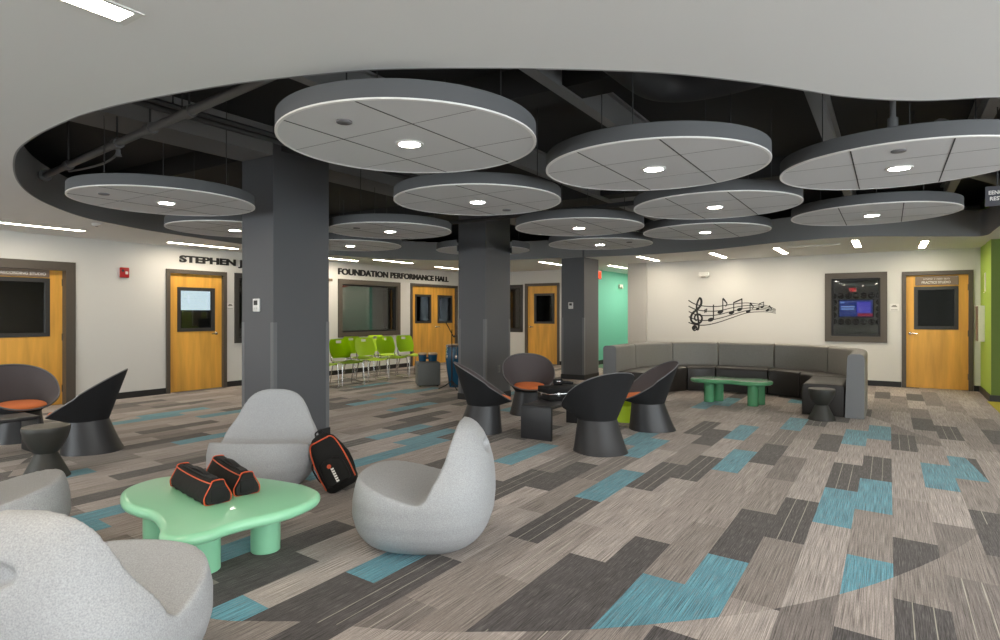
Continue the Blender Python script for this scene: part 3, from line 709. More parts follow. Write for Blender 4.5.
# slender far-right ducts
for (a, c, nm) in (((.35, 6.2, 2.98), (1.1, 7.6, 2.98), 'dark slanted duct above the hanging sign at the right'), ((.55, 8.2, 3.05), (1.2, 9.6, 3.05), 'short dark duct in the ceiling recess beyond the hanging sign')):
    t = thing('air_duct', nm, 'duct'); b = MB(); b.tube([a, c], .07, 12); b.build('tube', M['beam'], t)
    m_ = [(a[i]+c[i])/2 for i in range(3)]; b = MB(); b.tube([m_, (m_[0]+.001, m_[1], 3.4)], .01, 6); b.build('hanger_strap', M['steel_dark'], t)

# ------------------------------------------------------------------ ceiling discs
R = .762; ZD = 2.45
def disc_clip(x):  # half chord
    return math.sqrt(max(R*R*.985-x*x, 0))
def make_disc(label):
    t = thing('ceiling_disc', label, 'ceiling panel', (0, 0, ZD), 0, 'round ceiling panels with downlights')
    b = MB(); b.lathe([(R-.004, .004), (R, .006), (R, .098), (R-.005, .103)], 96, cap0=False); b.build('rim', M['disc_rim_shade'], t)
    b = MB(); b.lathe([(R-.014, .004), (R-.014, -.001), (R+.002, .0), (R+.002, .009), (R, .009)], 96, cap0=False, cap1=False); b.build('edge_trim', M['disc_edge'], t)
    b = MB(); b.lathe([(R-.012, .002), (R-.012, .01)], 96); b.build('face', M['disc_face'], t, smooth=0)
    b = MB()
    for x in (-.265, .265): b.box(x-.004, x+.004, -disc_clip(x), disc_clip(x), .0005, .004)
    for y in (-.28, .28): b.box(-disc_clip(y), disc_clip(y), y-.0012, y+.0012, .001, .004)
    b.build('seam', M['seam'], t, smooth=0)
    d = MB(); d.lathe([(.085, .002), (.083, -.006), (.066, -.006), (.066, .0)], 32, cap0=False, cap1=False); tr = d.build('downlight', M['trim_white'], t)
    d = MB(); d.lathe([(.066, -.003), (.066, -.001)], 32); d.build('lens', M['lens'], tr, smooth=0)
    for a in (.6, 2.7, 4.8):
        b = MB(); b.tube([(.55*math.cos(a), .55*math.sin(a), .088), (.55*math.cos(a), .55*math.sin(a), 3.4-ZD)], .004, 6); b.build('suspension_rod', M['steel_dark'], t)
    return t
discs = [((-2.43, 2.76), 'largest looking white ceiling disc, in front of the nearest dark column'),
         ((-1.40, 4.18), 'white ceiling disc right of the nearest one, with a round downlight'),
         ((.06, 5.09), 'white ceiling disc cut by the right edge of the photo'),
         ((-3.18, 4.55), 'white ceiling disc that overlaps the top of the middle column'),
         ((-5.63, 3.02), 'leftmost large white ceiling disc, beside the nearest dark column'),
         ((-6.77, 4.47), 'white ceiling disc half hidden behind the nearest column, over the STEPHEN lettering'),
         ((-1.41, 6.0), 'white ceiling disc in the middle of the right-hand cluster, below the bigger one'),
         ((-.15, 7.4), 'white ceiling disc above the square window with the screen'),
         ((-3.13, 6.6), 'white ceiling disc over the far column, the nearer of two there'),
         ((-5.25, 5.6), 'white ceiling disc between the nearest and the middle column'),
         ((-1.95, 7.8), 'white ceiling disc above the music notes on the wall'),
         ((-3.62, 8.36), 'farther white ceiling disc touching the top of the far column'),
         ((-6.89, 6.48), 'white ceiling disc right above the FOUNDATION lettering')]
caps = {0: (-.01, -.51), 2: (-.01, -.54), 3: (0, .5), 4: (-.02, -.52), 9: (-.12, -.45), 11: (.48, -.06)}
d0 = None
for i, (p, lab) in enumerate(discs):
    if d0 is None: d0 = make_disc(lab); d0.location = (*p, ZD); o = d0
    else: o = dup(d0, (*p, ZD), 0, lab)
# the disc built round the middle column, notched where the column passes
t = thing('ceiling_disc', 'white ceiling disc notched around the middle column, mostly hidden by it', 'ceiling panel', (-5.59, 8.15, ZD), 0, 'round ceiling panels with downlights')
nx = [(-.43, -.14), (.15, -.14), (.15, .66), (-.43, .66)]
cut = MB(); cut.prism([(-.43, .66), (-.43, -.14), (.30, -1.11), (1.05, -1.11), (1.05, -.8), (.15, .66)], -.3, .3); cut = cut.build('tmp_cut', None, smooth=0); cut.location = (-5.59, 8.15, ZD)
for nm, pr, m_ in (('rim', [(R, .007), (R, .098), (R-.005, .103)], M['disc_rim_shade']), ('face', [(R-.012, 0), (R, .0), (R, .006)], M['disc_face'])):
    b = MB(); b.lathe(pr, 96); o = b.build('tmp_disc', m_, None); o.location = (-5.59, 8.15, ZD)
    md = o.modifiers.new('n', 'BOOLEAN'); md.operation = 'DIFFERENCE'; md.object = cut; md.solver = 'EXACT'
    bpy.context.view_layer.update(); me = baked(o); bpy.data.objects.remove(o); me.name = nm; link(nm, me, t)
bpy.data.objects.remove(cut)
for p in ((-.55, .2), (-.1, .71), (.5, .3)):
    b = MB(); b.tube([(*p, .1), (*p, 3.4-ZD)], .004, 6); b.build('suspension_rod', M['steel_dark'], t)
for o in [x for x in COL.objects if x.name.startswith('ceiling_disc')]:
    for i, (p, lab) in enumerate(discs):
        if i in caps and o['label'] == lab:
            b = MB(); b.lathe([(.042, .002), (.042, -.006), (.036, -.009)], 24, cap0=False); b.build('sprinkler_cap', M['rim_grey'], o, loc=(*caps[i], 0))

# ------------------------------------------------------------------ linear lights (long axis along y)
def linear(x, y0, y1, label, w=.085, group='recessed linear ceiling lights'):
    t = thing('linear_light', label, 'ceiling light', (x, (y0+y1)/2, CEIL), 0, group); h = (y1-y0)/2
    b = MB(); f = w/2+.02
    b.box(-f, -w/2, -h-.03, h+.03, -.006, .0); b.box(w/2, f, -h-.03, h+.03, -.006, 0); b.box(-w/2, w/2, -h-.03, -h, -.006, 0); b.box(-w/2, w/2, h, h+.03, -.006, 0)
    b.build('trim', M['trim_white'], t, smooth=0)
    b = MB(); b.box(-w/2, w/2, -h, h, -.003, -.001); b.build('lens', M['lens_lin'], t, smooth=0); return t
LIN = [(-9.80, 2.85, 4.07, 'linear ceiling light above the recording studio door'),
       (-10.15, 5.48, 6.76, 'linear ceiling light above the STEPHEN lettering'),
       (-10.2, 8.55, 9.82, 'linear ceiling light just right of the nearest column, over the lime chairs'),
       (-9.6, 9.72, 11.0, 'linear ceiling light over the FOUNDATION lettering'),
       (-9.78, 12.1, 13.3, 'linear ceiling light above the double doors'),
       (-6.8, 12.25, 13.4, 'linear ceiling light between the middle and the far column'),
       (-5.86, 14.1, 15.25, 'linear ceiling light in the mouth of the teal corridor'),
       (-4.42, 12.2, 13.48, 'linear ceiling light by the pier left of the music notes'),
       (-2.96, 12.32, 13.5, 'linear ceiling light above the left half of the music notes'),
       (-1.74, 12.0, 13.23, 'linear ceiling light above the right half of the music notes'),
       (-.47, 11.42, 12.65, 'linear ceiling light above the square window'),
       (.50, 12.15, 13.42, 'linear ceiling light above the practice studio door'),
       (-2.57, 0.0, 1.22, 'large bright linear light at the upper left edge of the photo')]
for x, y0, y1, lab in LIN: linear(x, y0, y1, lab, .12 if x == -2.57 else .10)
for (x, y0) in ((-1.61, -1.6), (-.98, -2.9), (-.43, -1.0)):
    linear(x, y0, y0+.45, 'short ceiling light behind the viewer, mirrored in the square window', .10)
for (x, y0) in ((-5.86, 16.2), (-5.86, 18.3), (-6.2, -2.6), (-6.2, -.2), (1.4, -2.6), (1.4, .2), (3.2, 1.2), (3.2, 4.0), (3.2, 7.0), (-9.8, -.2)):  # out-of-view lights added to brighten the corridor and the near room
    linear(x, y0, y0+1.22, 'added linear ceiling light out of view, giving extra light', .12)
t = thing('air_vent', 'white slotted air vent in the ceiling above the square window', 'vent', (-1.12, 12.02, CEIL))
b = MB(); b.box(-.42, .42, -.15, .15, -.016, 0, .004); b.build('frame', M['trim_white'], t, smooth=0)
b = MB()
for i in range(7): b.box(-.2, .2, -.09+.028*i, -.08+.028*i, -.015, -.012)
b.build('slot', M['frame_dark'], t, smooth=0)
t = thing('smoke_detector', 'small white ceiling detector near the left linear light', 'detector', (-8.9, 3.85, CEIL))
b = MB(); b.lathe([(.06, 0), (.06, -.015), (.045, -.03)], 24, cap0=False); b.build('body', M['trim_white'], t)
b = MB(); b.lathe([(.02, -.03), (.018, -.036)], 16); b.build('cap', M['rim_grey'], t)

# hanging sign at the right
t = thing('hanging_sign', 'dark sign with two lines of white letters hanging at the right edge', 'sign', (.672, 6.40, 2.315))
b = MB(); b.box(0, .62, 0, .02, 0, .165, .003); b.build('panel', mat('slate_sign', (.055, .056, .068), .4), t, smooth=0)
text_mesh('lettering', 'EENCI', M['letter_white'], .10, .032, .02, .002, t, (.022, -.001, .095), (PI/2, 0, 0))
text_mesh('lettering', 'REST', M['letter_white'], .085, .032, .02, .002, t, (.03, -.001, .045), (PI/2, 0, 0))
for x in (.08, .54):
    b = MB(); b.tube([(x, .01, .165), (x, .01, 1.085)], .005, 6); b.build('hanger_rod', M['steel_dark'], t)

# ------------------------------------------------------------------ grey lounge chairs
def lounge_mesh():
    Z = [0, .015, .05, .12, .22, .33, .43, .52, .62, .69, .735, .76, .775]
    XB = [-.22, -.27, -.335, -.395, -.43, -.44, -.437, -.427, -.40, -.365, -.33, -.30, -.265]
    XF = [.25, .30, .355, .405, .43, .425, .40, .35, .28, .18, .08, -.04, -.13]
    BW = [.20, .25, .315, .375, .405, .41, .39, .338, .298, .258, .215, .162, .095]
    def lerp(A, z):
        for i in range(len(Z)-1):
            if z <= Z[i+1]: return A[i]+(A[i+1]-A[i])*(z-Z[i])/(Z[i+1]-Z[i])
        return A[-1]
    zs = [0, .008, .02, .04, .07, .1, .14, .18, .22, .27, .32, .37, .42, .47, .52, .57, .62, .66, .69, .715, .735, .75, .763, .771, .775]
    b = MB(); b.rings([super_e((lerp(XB, z)+lerp(XF, z))/2, 0, (lerp(XF, z)-lerp(XB, z))/2, lerp(BW, z), z, 64, 2.5) for z in zs])
    body = b.build('tmp_body', None, smooth=0)
    prof = [(.70, .50), (.40, .452), (.30, .428), (.15, .384), (.0, .342), (-.06, .334), (-.10, .37), (-.135, .46), (-.168, .565), (-.198, .66), (-.222, .74), (-.243, .81), (-.27, .9), (.7, .9)]
    c = MB(); rows = []
    for i in range(21):
        y = -.6+.06*i; q = min(abs(y)/.38, 1.3)**2
        rows.append([(x-(.03*q if z > .5 and x < .3 else 0) + 0, y, z+(.012*q if z < .45 and x < .5 else 0)) for x, z in prof])
    c.rings(rows); cut = c.build('tmp_cut', None, smooth=0)
    h = MB(); h.rings([[(x, .095*math.cos(a)*k, .62+.042*math.sin(a)*k) for a in [2*PI*i/24 for i in range(24)]] for x, k in ((-.60, 1.0), (-.385, .96), (-.36, .8))])
    hc = h.build('tmp_handle', None, smooth=0)
    for cc in (cut, hc):
        m = body.modifiers.new('cut', 'BOOLEAN'); m.operation = 'DIFFERENCE'; m.object = cc; m.solver = 'EXACT'
    m = body.modifiers.new('rm', 'REMESH'); m.mode = 'VOXEL'; m.voxel_size = .0125
    m = body.modifiers.new('sm', 'SMOOTH'); m.factor = .5; m.iterations = 3
    bpy.context.view_layer.update(); me = baked(body); me.name = 'lounge_chair'
    for o in (body, cut, hc): bpy.data.objects.remove(o)
    zmin = min(v.co.z for v in me.vertices); me.transform(Matrix.Translation((0, 0, -zmin)))
    me.polygons.foreach_set('use_smooth', [True]*len(me.polygons)); me.materials.clear(); me.materials.append(M['chair_grey']); return me
LM = lounge_mesh()
G = 'speckled grey lounge chairs'
for (x, y, hd, lab) in [(-2.44, 2.915, 206, 'speckled grey lounge chair standing alone right of the green table, seen from its side'),
                        (-4.30, 3.11, -58, 'speckled grey lounge chair behind the tool bags, facing the viewer'),
                        (-2.52, 1.045, 119, 'speckled grey lounge chair nearest the viewer, seen from behind with its hand slot'),
                        (-4.40, 1.29, 62, 'speckled grey lounge chair cut by the left edge, only its seat showing')]:
    o = link('lounge_chair', LM, None, (x, y, .0), (0, 0, math.radians(hd))); tag(o, lab, 'chair', G)

# ------------------------------------------------------------------ green tables
def blob_table(label, outline, legs, z, m, th=.062, lr=.085):
    cx = sum(p[0] for p in outline)/len(outline); cy = sum(p[1] for p in outline)/len(outline)
    t = thing('coffee_table', label, 'table', (cx, cy, 0))
    pts = [(p[0]-cx, p[1]-cy) for p in catmull([(x, y, 0) for x, y in outline], 7)]
    n = len(pts); nrm = []
    for i in range(n):
        a, c = pts[i-1], pts[(i+1) % n]; v = Vector((c[1]-a[1], -(c[0]-a[0]))).normalized(); nrm.append(v)
    area = sum(pts[i-1][0]*pts[i][1]-pts[i][0]*pts[i-1][1] for i in range(n)); sg = 1 if area > 0 else -1
    rings = []; r = th/2
    for k in range(9):
        a = -PI/2+PI*k/8; d = -r+r*math.cos(a)
        rings.append([(p[0]+sg*v.x*d, p[1]+sg*v.y*d, z-r+r*math.sin(a)) for p, v in zip(pts, nrm)])
    b = MB(); b.rings(rings); b.build('tabletop', m, t, smooth=60)
    for lx, ly in legs:
        b = MB(); b.lathe([(lr-.006, .0), (lr, .006), (lr, z-th+.004)], 36); b.build('leg', m, t, loc=(lx-cx, ly-cy, 0))
    return t
T1 = [(-3.65,1.70),(-3.82,1.79),(-3.90,1.92),(-3.91,2.07),(-3.80,2.22),(-3.60,2.33),(-3.39,2.40),(-3.18,2.44),(-2.98,2.45),(-2.82,2.41),(-2.73,2.32),(-2.69,2.2),(-2.68,2.08),
      (-2.70,1.96),(-2.73,1.86),(-2.74,1.77),(-2.73,1.68),(-2.76,1.58),(-2.83,1.52),(-2.92,1.53),(-3.02,1.59),(-3.15,1.64),(-3.28,1.67),(-3.40,1.66),(-3.52,1.665)]
blob_table('mint green amoeba shaped coffee table carrying the two tool bags', T1, [(-3.16, 2.29), (-3.20, 1.925), (-3.66, 1.92)], .385, M['mint'])
T2 = [(-2.72,9.92),(-2.62,10.19),(-2.35,10.33),(-2.10,10.27),(-1.88,10.34),(-1.65,10.32),(-1.50,10.12),(-1.52,9.88),(-1.66,9.71),(-1.88,9.69),(-2.08,9.77),(-2.30,9.73),(-2.56,9.74)]
blob_table('darker green coffee table standing in front of the curved sofa', T2, [(-2.44, 10.0), (-2.34, 10.2), (-1.76, 9.9), (-1.70, 10.12)], .385, M['mint_dark'], lr=.08)

# ------------------------------------------------------------------ tub chairs
def tub_chair(label):
    t = thing('tub_chair', label, 'chair', (0, 0, 0), 0, 'dark tub chairs with orange cushions')
    n = 56
    b = MB(); rg = []
    for k in range(9):
        f = k/8; s = f**.85
        rg.append(super_e(-.055*(1-s), 0, .195+.085*(1-s), .195+.07*(1-s), .332*f, n, 2.3))
    b.rings(rg); b.build('base', M['dark_plastic'], t)
    def rim(d=0):
        o = []
        for i in range(n):
            a = 2*PI*i/n; c, s = math.cos(a), math.sin(a)
            x = -.012+(.352-d)*math.copysign(abs(c)**.92, c); y = (.375-d)*math.copysign(abs(s)**.92, s)
            o.append((x, y, .365+(.34-x)*.665 + .02*(s*s)*(1 if x < 0 else .3)))
        return o
    def waist(d, z): return super_e(0, 0, .195-d, .195-d, z, n, 2.2)
    def mix(A, B, f, bulge=0):
        o = []
        for p, q in zip(A, B):
            o.append(tuple(p[i]+(q[i]-p[i])*f for i in range(3)))
        return o
    R0, R1 = rim(), rim(.016)
    W0, W1 = waist(0, .325), waist(.016, .345)
    e = 1.12
    b = MB(); b.rings([mix(W0, R0, f) if True else 0 for f in [i/10 for i in range(11)]], True, False); b.build('shell', M['black_fabric'], t, smooth=60)
    b = MB(); b.rings([mix(W1, R1, f) for f in [i/10 for i in range(11)]], True, False); b.build('liner', M['liner'], t, smooth=60)
    b = MB(); mid = [tuple((p[i]+q[i])/2 + (.006 if i == 2 else 0) for i in range(3)) for p, q in zip(R0, R1)]
    b.tube(mid, .0075, 8, closed=True); b.build('rim', M['rim_grey'], t)
    b = MB(); rg = []
    for dz, k in ((0, .80), (.010, .90), (.026, .985), (.042, 1.0), (.056, .95), (.064, .84), (.068, .55)):
        rg.append([(p[0], p[1], .368+dz-.05*(p[0]-.09)) for p in super_e(.085, 0, .245*k, .218*k, 0, 48, 2.2)])
    b.rings(rg); b.build('cushion', M['orange'], t)
    return t
TC = [((-4.12, 6.02), 38, 'dark tub chair in profile in front of the middle column'),
      ((-4.29, 7.40), -52, 'dark tub chair behind the instrument case, facing the viewer'),
      ((-2.56, 5.84), 150, 'dark tub chair seen from behind, nearest the viewer in the middle group'),
      ((-2.50, 7.24), 214, 'dark tub chair nearest the curved sofa, its orange seat and inside showing'),
      ((-8.20, 2.76), -2, 'dark tub chair in front of the recording studio door, cut by the left edge'),
      ((-6.99, 2.93), 236, 'dark tub chair in profile behind the black hourglass stool at the left')]
c0 = None
for p, hd, lab in TC:
    if c0 is None: c0 = tub_chair(lab); c0.location = (*p, 0); c0.rotation_euler = (0, 0, math.radians(hd))
    else: dup(c0, (*p, 0), math.radians(hd), lab)

# low n-shaped tables
def n_table(label, x0, x1, y0, y1, h=.385):
    t = thing('low_table', label, 'table', ((x0+x1)/2, (y0+y1)/2, 0)); a, c = (x1-x0)/2, (y1-y0)/2
    b = MB(); b.box(-a, a, -c, c, h-.035, h, .014, seg=4); b.build('tabletop', M['dark_plastic'], t)
    for s in (-1, 1):
        b = MB(); b.box(-a, a, min(s*c, s*(c-.035)), max(s*c, s*(c-.035)), 0, h-.02, .006); b.build('leg', M['dark_plastic'], t)
    return t
n_table('low black table carrying the instrument case among the tub chairs', -3.545, -3.15, 5.93, 7.12)
n_table('low black table cut by the left edge behind the hourglass stool', -7.66, -7.26, 1.5, 2.63)

# hourglass stools
def hourglass(label, x, y, m, mt, k=1):
    t = thing('hourglass_stool', label, 'stool', (x, y, 0)); t.scale = (k, k, k)
    b = MB(); b.lathe([(.165, 0), (.167, .006), (.08, .195), (.076, .205)], 40); b.build('base', m, t)
    b = MB(); b.lathe([(.076, .200), (.09, .215), (.122, .26), (.148, .32), (.163, .375), (.167, .405), (.164, .412)], 40); b.build('bowl', m, t)
    b = MB(); b.lathe([(.164, .411), (.161, .417), (.147, .418)], 40); b.build('seat', mt, t)
hourglass('black hourglass stool on the carpet left of the nearest lounge chairs', -6.17, 2.27, M['stool_plastic'], M['stool_top'], 1.07)
hourglass('black hourglass stool in front of the right end of the curved sofa', -.76, 9.13, M['stool_plastic'], M['stool_top'])
hourglass('lime green hourglass stool showing between two dark tub chairs', -2.93, 7.62, M['lime'], M['lime'])

# ------------------------------------------------------------------ curved sectional sofa
def sofa():
    root = thing('sectional_sofa', 'curved grey sectional sofa with dark seats along the music wall', 'sofa')
    cR, cL = (-1.82, 10.6), (-2.55, 10.6)
    def path(s_list, off):  # piecewise: right leg, right arc, straight, left arc, left leg ; off = radial offset from centre
        pass
    def leg_pts(side, off, y0, y1, n=4):
        x = cR[0]+off if side > 0 else cL[0]-off
        return [(x, y0+(y1-y0)*i/n) for i in range(n+1)]
    def arc_pts(side, off, a0, a1, n=10):
        c = cR if side > 0 else cL
        return [(c[0]+side*off*math.cos(a0+(a1-a0)*i/n), c[1]+off*math.sin(a0+(a1-a0)*i/n)) for i in range(n+1)]
    def line_pts(off, n=4): return [(cR[0]+(cL[0]-cR[0])*i/n, cR[1]+off) for i in range(n+1)]
    q = PI/4; e1, e2 = math.radians(87.5), math.radians(82)
    def mid_pts(o):
        return arc_pts(1, o, e1, PI/2, 3)+line_pts(o)[1:]+arc_pts(-1, o, PI/2, e2, 4)[1:]
    segs = [lambda o: leg_pts(1, o, 9.42, 10.6), lambda o: arc_pts(1, o, 0, q), lambda o: arc_pts(1, o, q, e1), mid_pts,
            lambda o: arc_pts(-1, o, e2, q), lambda o: arc_pts(-1, o, q, 0), lambda o: leg_pts(-1, o, 10.6, 9.62)]
    def extr(prof, fn, name, m, gap=.008, bev=True):
        """prof: list of (offset, z); sweep along fn, trimmed by gap at both ends"""
        cols = [fn(o) for o, z in prof]; n = len(cols[0]); rings = []
        for i in range(n):
            ring_ = []
            for (o, z), c in zip(prof, cols):
                p = Vector(c[i])
                if i == 0: p = p+(Vector(c[1])-p).normalized()*gap
                if i == n-1: p = p+(Vector(c[n-2])-p).normalized()*gap
                ring_.append((p.x, p.y, z))
            rings.append(ring_)
        b = MB(); b.rings(rings)
        es = [e for e in b.bm.edges if e.is_manifold and (len(e.link_faces) == 2 and any(len(f.verts) > 4 for f in e.link_faces))]
        if bev: bmesh.ops.bevel(b.bm, geom=es, offset=.016, segments=3, affect='EDGES', profile=.5)
        return b.build(name, m, root, smooth=50)
    def rnd(x0, x1, z0, z1, r, lean=0):
        o = [(x0, z0+.01), (x1, z0+.01)]
        for k in range(5):
            a = PI/2*k/4; o.append((x1-r+r*math.cos(a), z1-r+r*math.sin(a)))
        for k in range(5):
            a = PI/2+PI/2*k/4; o.append((x0+r+r*math.cos(a)+lean, z1-r+r*math.sin(a)))
        return o
    for i, fn in enumerate(segs):
        extr(rnd(1.315, 1.55, 0, .87, .05, .03), fn, 'backrest', M['sofa_back'])
        extr(rnd(.79, 1.31, 0, .445, .05), fn, 'seat', M['sofa_seat'])
    for side, y in ((1, 9.42), (-1, 9.62)):
        c = cR[0]+1.315 if side > 0 else cL[0]-1.55
        b = MB(); pr = rnd(0, .225, 0, .875, .055, .03 if side > 0 else 0)
        b.rings([[(c+o, y-.02+yy, z) for o, z in pr] for yy in (0, .03)])
        e = b.build('end_panel', M['sofa_end'], root, smooth=50)
    return root
sofa()

# ------------------------------------------------------------------ lime stacking chairs
def stack_chair(label):
    t = thing('stacking_chair', label, 'chair', (0, 0, 0), 0, 'lime green stacking chairs by the hall window')
    n = 9
    top, bot = [], []
    rows = []
    b = MB()
    xs = [-.21, -.17, -.08, .04, .15, .21, .235]; zz = [.445, .44, .436, .44, .45, .448, .43]; hw = [.19, .215, .225, .23, .23, .22, .20]
    for x, z, w_ in zip(xs, zz, hw):
        rows.append([(x, -w_+2*w_*k/(n-1), z-.02*(1-abs(2*k/(n-1)-1)**2)+.01) for k in range(n)])
    for dz in (0,): b.rings(rows, False, False, closed=False)
    r = bmesh.ops.solidify(b.bm, geom=b.bm.faces[:], thickness=.016); b.build('seat', M['lime'], t, smooth=70)
    b = MB(); zs = [.50, .54, .62, .70, .78, .83, .86]; hw = [.17, .20, .225, .225, .215, .20, .17]
    V = {}
    for j, (z, w_) in enumerate(zip(zs, hw)):
        for k in range(n):
            f = 2*k/(n-1)-1; V[j, k] = b.bm.verts.new((-.215-.10*(z-.5)/.36-.035*(1-f*f), w_*f, z))
    for j in range(len(zs)-1):
        for k in range(n-1):
            if j == 4 and k in (3, 4): continue
            b.bm.faces.new((V[j, k], V[j, k+1], V[j+1, k+1], V[j+1, k]))
    bmesh.ops.solidify(b.bm, geom=b.bm.faces[:], thickness=.014); b.build('backrest', M['lime'], t, smooth=70)
    for s in (-1, 1):
        b = MB(); y = s*.215
        b.tube(catmull([(.19, y*.9, .43), (.215, y, .40), (.235, y*1.06, .03), (.215, y*1.06, .011), (.1, y*1.06, .011), (-.2, y*1.06, .011), (-.235, y*1.06, .03), (-.15, y, .38), (-.14, y*.9, .43)], 4, False), .0095, 8)
        b.build('leg_frame', M['chrome'], t)
        b = MB(); b.tube(catmull([(-.12, y*.95, .425), (-.2, y*.98, .44), (-.24, y*.95, .50), (-.27, y*.85, .62)], 4, False), .010, 8); b.build('back_post', M['chrome'], t)
    b = MB(); b.tube([(.1, -.2, .415), (.1, .2, .415)], .008, 8); b.tube([(-.12, -.2, .415), (-.12, .2, .415)], .008, 8); b.build('cross_bar', M['chrome'], t)
    return t
SC_ = [((-8.92, 7.78), 'lime green stacking chair mostly hidden behind the nearest column, only a seat corner showing'),
       ((-8.97, 8.48), 'lime green stacking chair just right of the nearest column, front row'),
       ((-9.05, 9.25), 'lime green stacking chair in the middle of the front row under the hall window'),
       ((-9.12, 9.95), 'lime green stacking chair second from the grey cube, front row'),
       ((-9.20, 10.68), 'lime green stacking chair at the far end, beside the grey cube with the bongos'),
       ((-9.72, 9.52), 'lime green stacking chair against the wall behind the front row, nearer one'),
       ((-9.86, 10.42), 'lime green stacking chair against the wall behind the front row, farther one')]
s0 = None
for p, lab in SC_:
    if s0 is None: s0 = stack_chair(lab); s0.location = (*p, 0)
    else: dup(s0, (*p, 0), 0, lab)
for o in COL.objects:
    if o.name.startswith('stacking_chair'): o.rotation_euler = (0, 0, math.radians(-14)); o.scale = (1.05, 1.05, 1.05); o.location.x -= .085; o.location.y -= .055

# ------------------------------------------------------------------ cube, bongos, conga, music stand
t = thing('cube_ottoman', 'grey upholstered cube carrying a pair of bongos', 'ottoman', (-7.66, 9.24, 0), math.radians(46))
b = MB(); b.box(-.225, .225, -.225, .225, .02, .47, .025, seg=3); b.build('body', M['ottoman'], t)
b = MB(); b.tube([(-.215, -.222, .42), (.215, -.222, .42), (.222, .215, .42), (-.215, .222, .42)], .005, 6, closed=True); b.build('seam', M['sofa_seat'], t)
for sx in (-1, 1):
    for sy in (-1, 1):
        b = MB(); b.lathe([(.02, 0), (.02, .022)], 12); b.build('foot', M['base'], t, loc=(sx*.17, sy*.17, 0))
t = thing('bongo_drums', 'pair of blue bongo drums with tan heads on the grey cube', 'drums', (-7.66, 9.24, .47), math.radians(40))
for x, r in ((-.105, .083), (.095, .095)):
    b = MB(); b.lathe([(r*.82, 0), (r*.92, .06), (r*.98, .135)], 28); sh = b.build('drum_shell', M['drum_blue'], t, loc=(x, 0, 0))
    b = MB(); b.lathe([(r, .128), (r*1.03, .132), (r*1.03, .145), (r*.95, .146)], 28, cap0=False, cap1=False); b.build('hoop', M['steel_dark'], sh)
    b = MB(); b.lathe([(r*1.0, .14), (r*1.0, .168), (r*.92, .176), (r*.6, .178)], 28); b.build('drum_head', M['drum_skin'], sh)
    b = MB(); b.lathe([(r*.84, .0), (r*.86, .014)], 28, cap0=False, cap1=False); b.build('bottom_ring', M['steel_dark'], sh)
b = MB(); b.box(-.04, .03, -.02, .02, .05, .09, .004); b.build('bridge', M['steel_dark'], t)
t = thing('conga_drum', 'tall blue conga drum behind the music stand, half hidden by the middle column', 'drum', (-7.07, 9.36, 0))
b = MB(); b.lathe([(.115, .0), (.13, .06), (.17, .35), (.192, .55), (.185, .72), (.165, .80)], 36); b.build('drum_shell', M['drum_blue'], t)
b = MB(); b.lathe([(.17, .775), (.182, .78), (.182, .81), (.165, .815)], 36, cap0=False, cap1=False); b.build('hoop', M['steel_dark'], t)
b = MB(); b.lathe([(.172, .79), (.172, .818), (.12, .828)], 36); b.build('drum_head', M['drum_skin'], t)
for k in range(6):
    a = PI/3*k+.2; b = MB(); b.tube([(.187*math.cos(a), .187*math.sin(a), .80), (.2*math.cos(a), .2*math.sin(a), .60)], .006, 6); b.box(.185*math.cos(a)-.018, .185*math.cos(a)+.018, .185*math.sin(a)-.018, .185*math.sin(a)+.018, .56, .62, .004)
    b.build('tension_lug', M['chrome'], t)
t = thing('music_stand', 'black music stand with a tilted desk in front of the conga', 'music stand', (-6.88, 9.0, 0), math.radians(39))
b = MB(); b.tube([(0, 0, .06), (0, 0, .72)], .014, 10); b.tube([(0, 0, .7), (0, 0, 1.12)], .009, 10); b.build('pole', M['strap'], t)
for k in range(3):
    a = 2*PI/3*k+.9; b = MB(); b.tube([(0, 0, .16), (.12*math.cos(a), .12*math.sin(a), .07), (.25*math.cos(a), .25*math.sin(a), .012)], .010, 8); b.build('leg', M['strap'], t)
b = MB(); b.box(-.012, .0, -.24, .24, -.02, .32, .003); b.box(-.0, .055, -.24, .24, -.02, -.008, .002)
b.xf(Matrix.Translation((.03, 0, 1.0)) @ Matrix.Rotation(math.radians(-28), 4, 'Y')); b.build('desk', M['strap'], t)

# ------------------------------------------------------------------ instrument case and device
t = thing('instrument_case', 'black instrument case with silver edge on the low black table', 'case', (-3.345, 6.60, .385), math.radians(-32))
b = MB(); b.box(-.15, .15, -.27, .27, 0, .075, .010, seg=2); b.build('lower_shell', M['case_black'], t)
b = MB(); b.box(-.15, .15, -.27, .27, .087, .158, .012, seg=2); b.build('lid', M['case_black'], t)
b = MB(); b.box(-.152, .152, -.272, .272, .074, .088, .003); b.build('edge_band', M['chrome'], t)
for y in (-.15, .15):
    b = MB(); b.box(.152, .159, y-.02, y+.02, .052, .10, .002); b.build('latch', M['chrome'], t)
b = MB(); b.box(-.06, -.02, -.279, -.272, .055, .095, .002); b.build('latch', M['chrome'], t)
b = MB(); b.tube(catmull([(.15, -.06, .045), (.18, -.05, .045), (.18, .05, .045), (.15, .06, .045)], 4, False), .008, 8); b.build('handle', M['strap'], t)
t = thing('handheld_device', 'small black device with a stubby arm lying on the instrument case', 'device', (-3.40, 6.66, .543), math.radians(35))
b = MB(); b.box(-.10, .02, -.035, .035, 0, .075, .02, seg=3); b.build('body', M['case_black'], t)
b = MB(); b.tube([(.0, 0, .035), (.08, .01, .03), (.15, .02, .018)], [.024, .02, .017], 12); b.build('arm', M['case_black'], t)
b = MB(); b.box(-.06, -.015, -.038, -.034, .03, .055, .004); b.build('badge', M['chrome'], t)

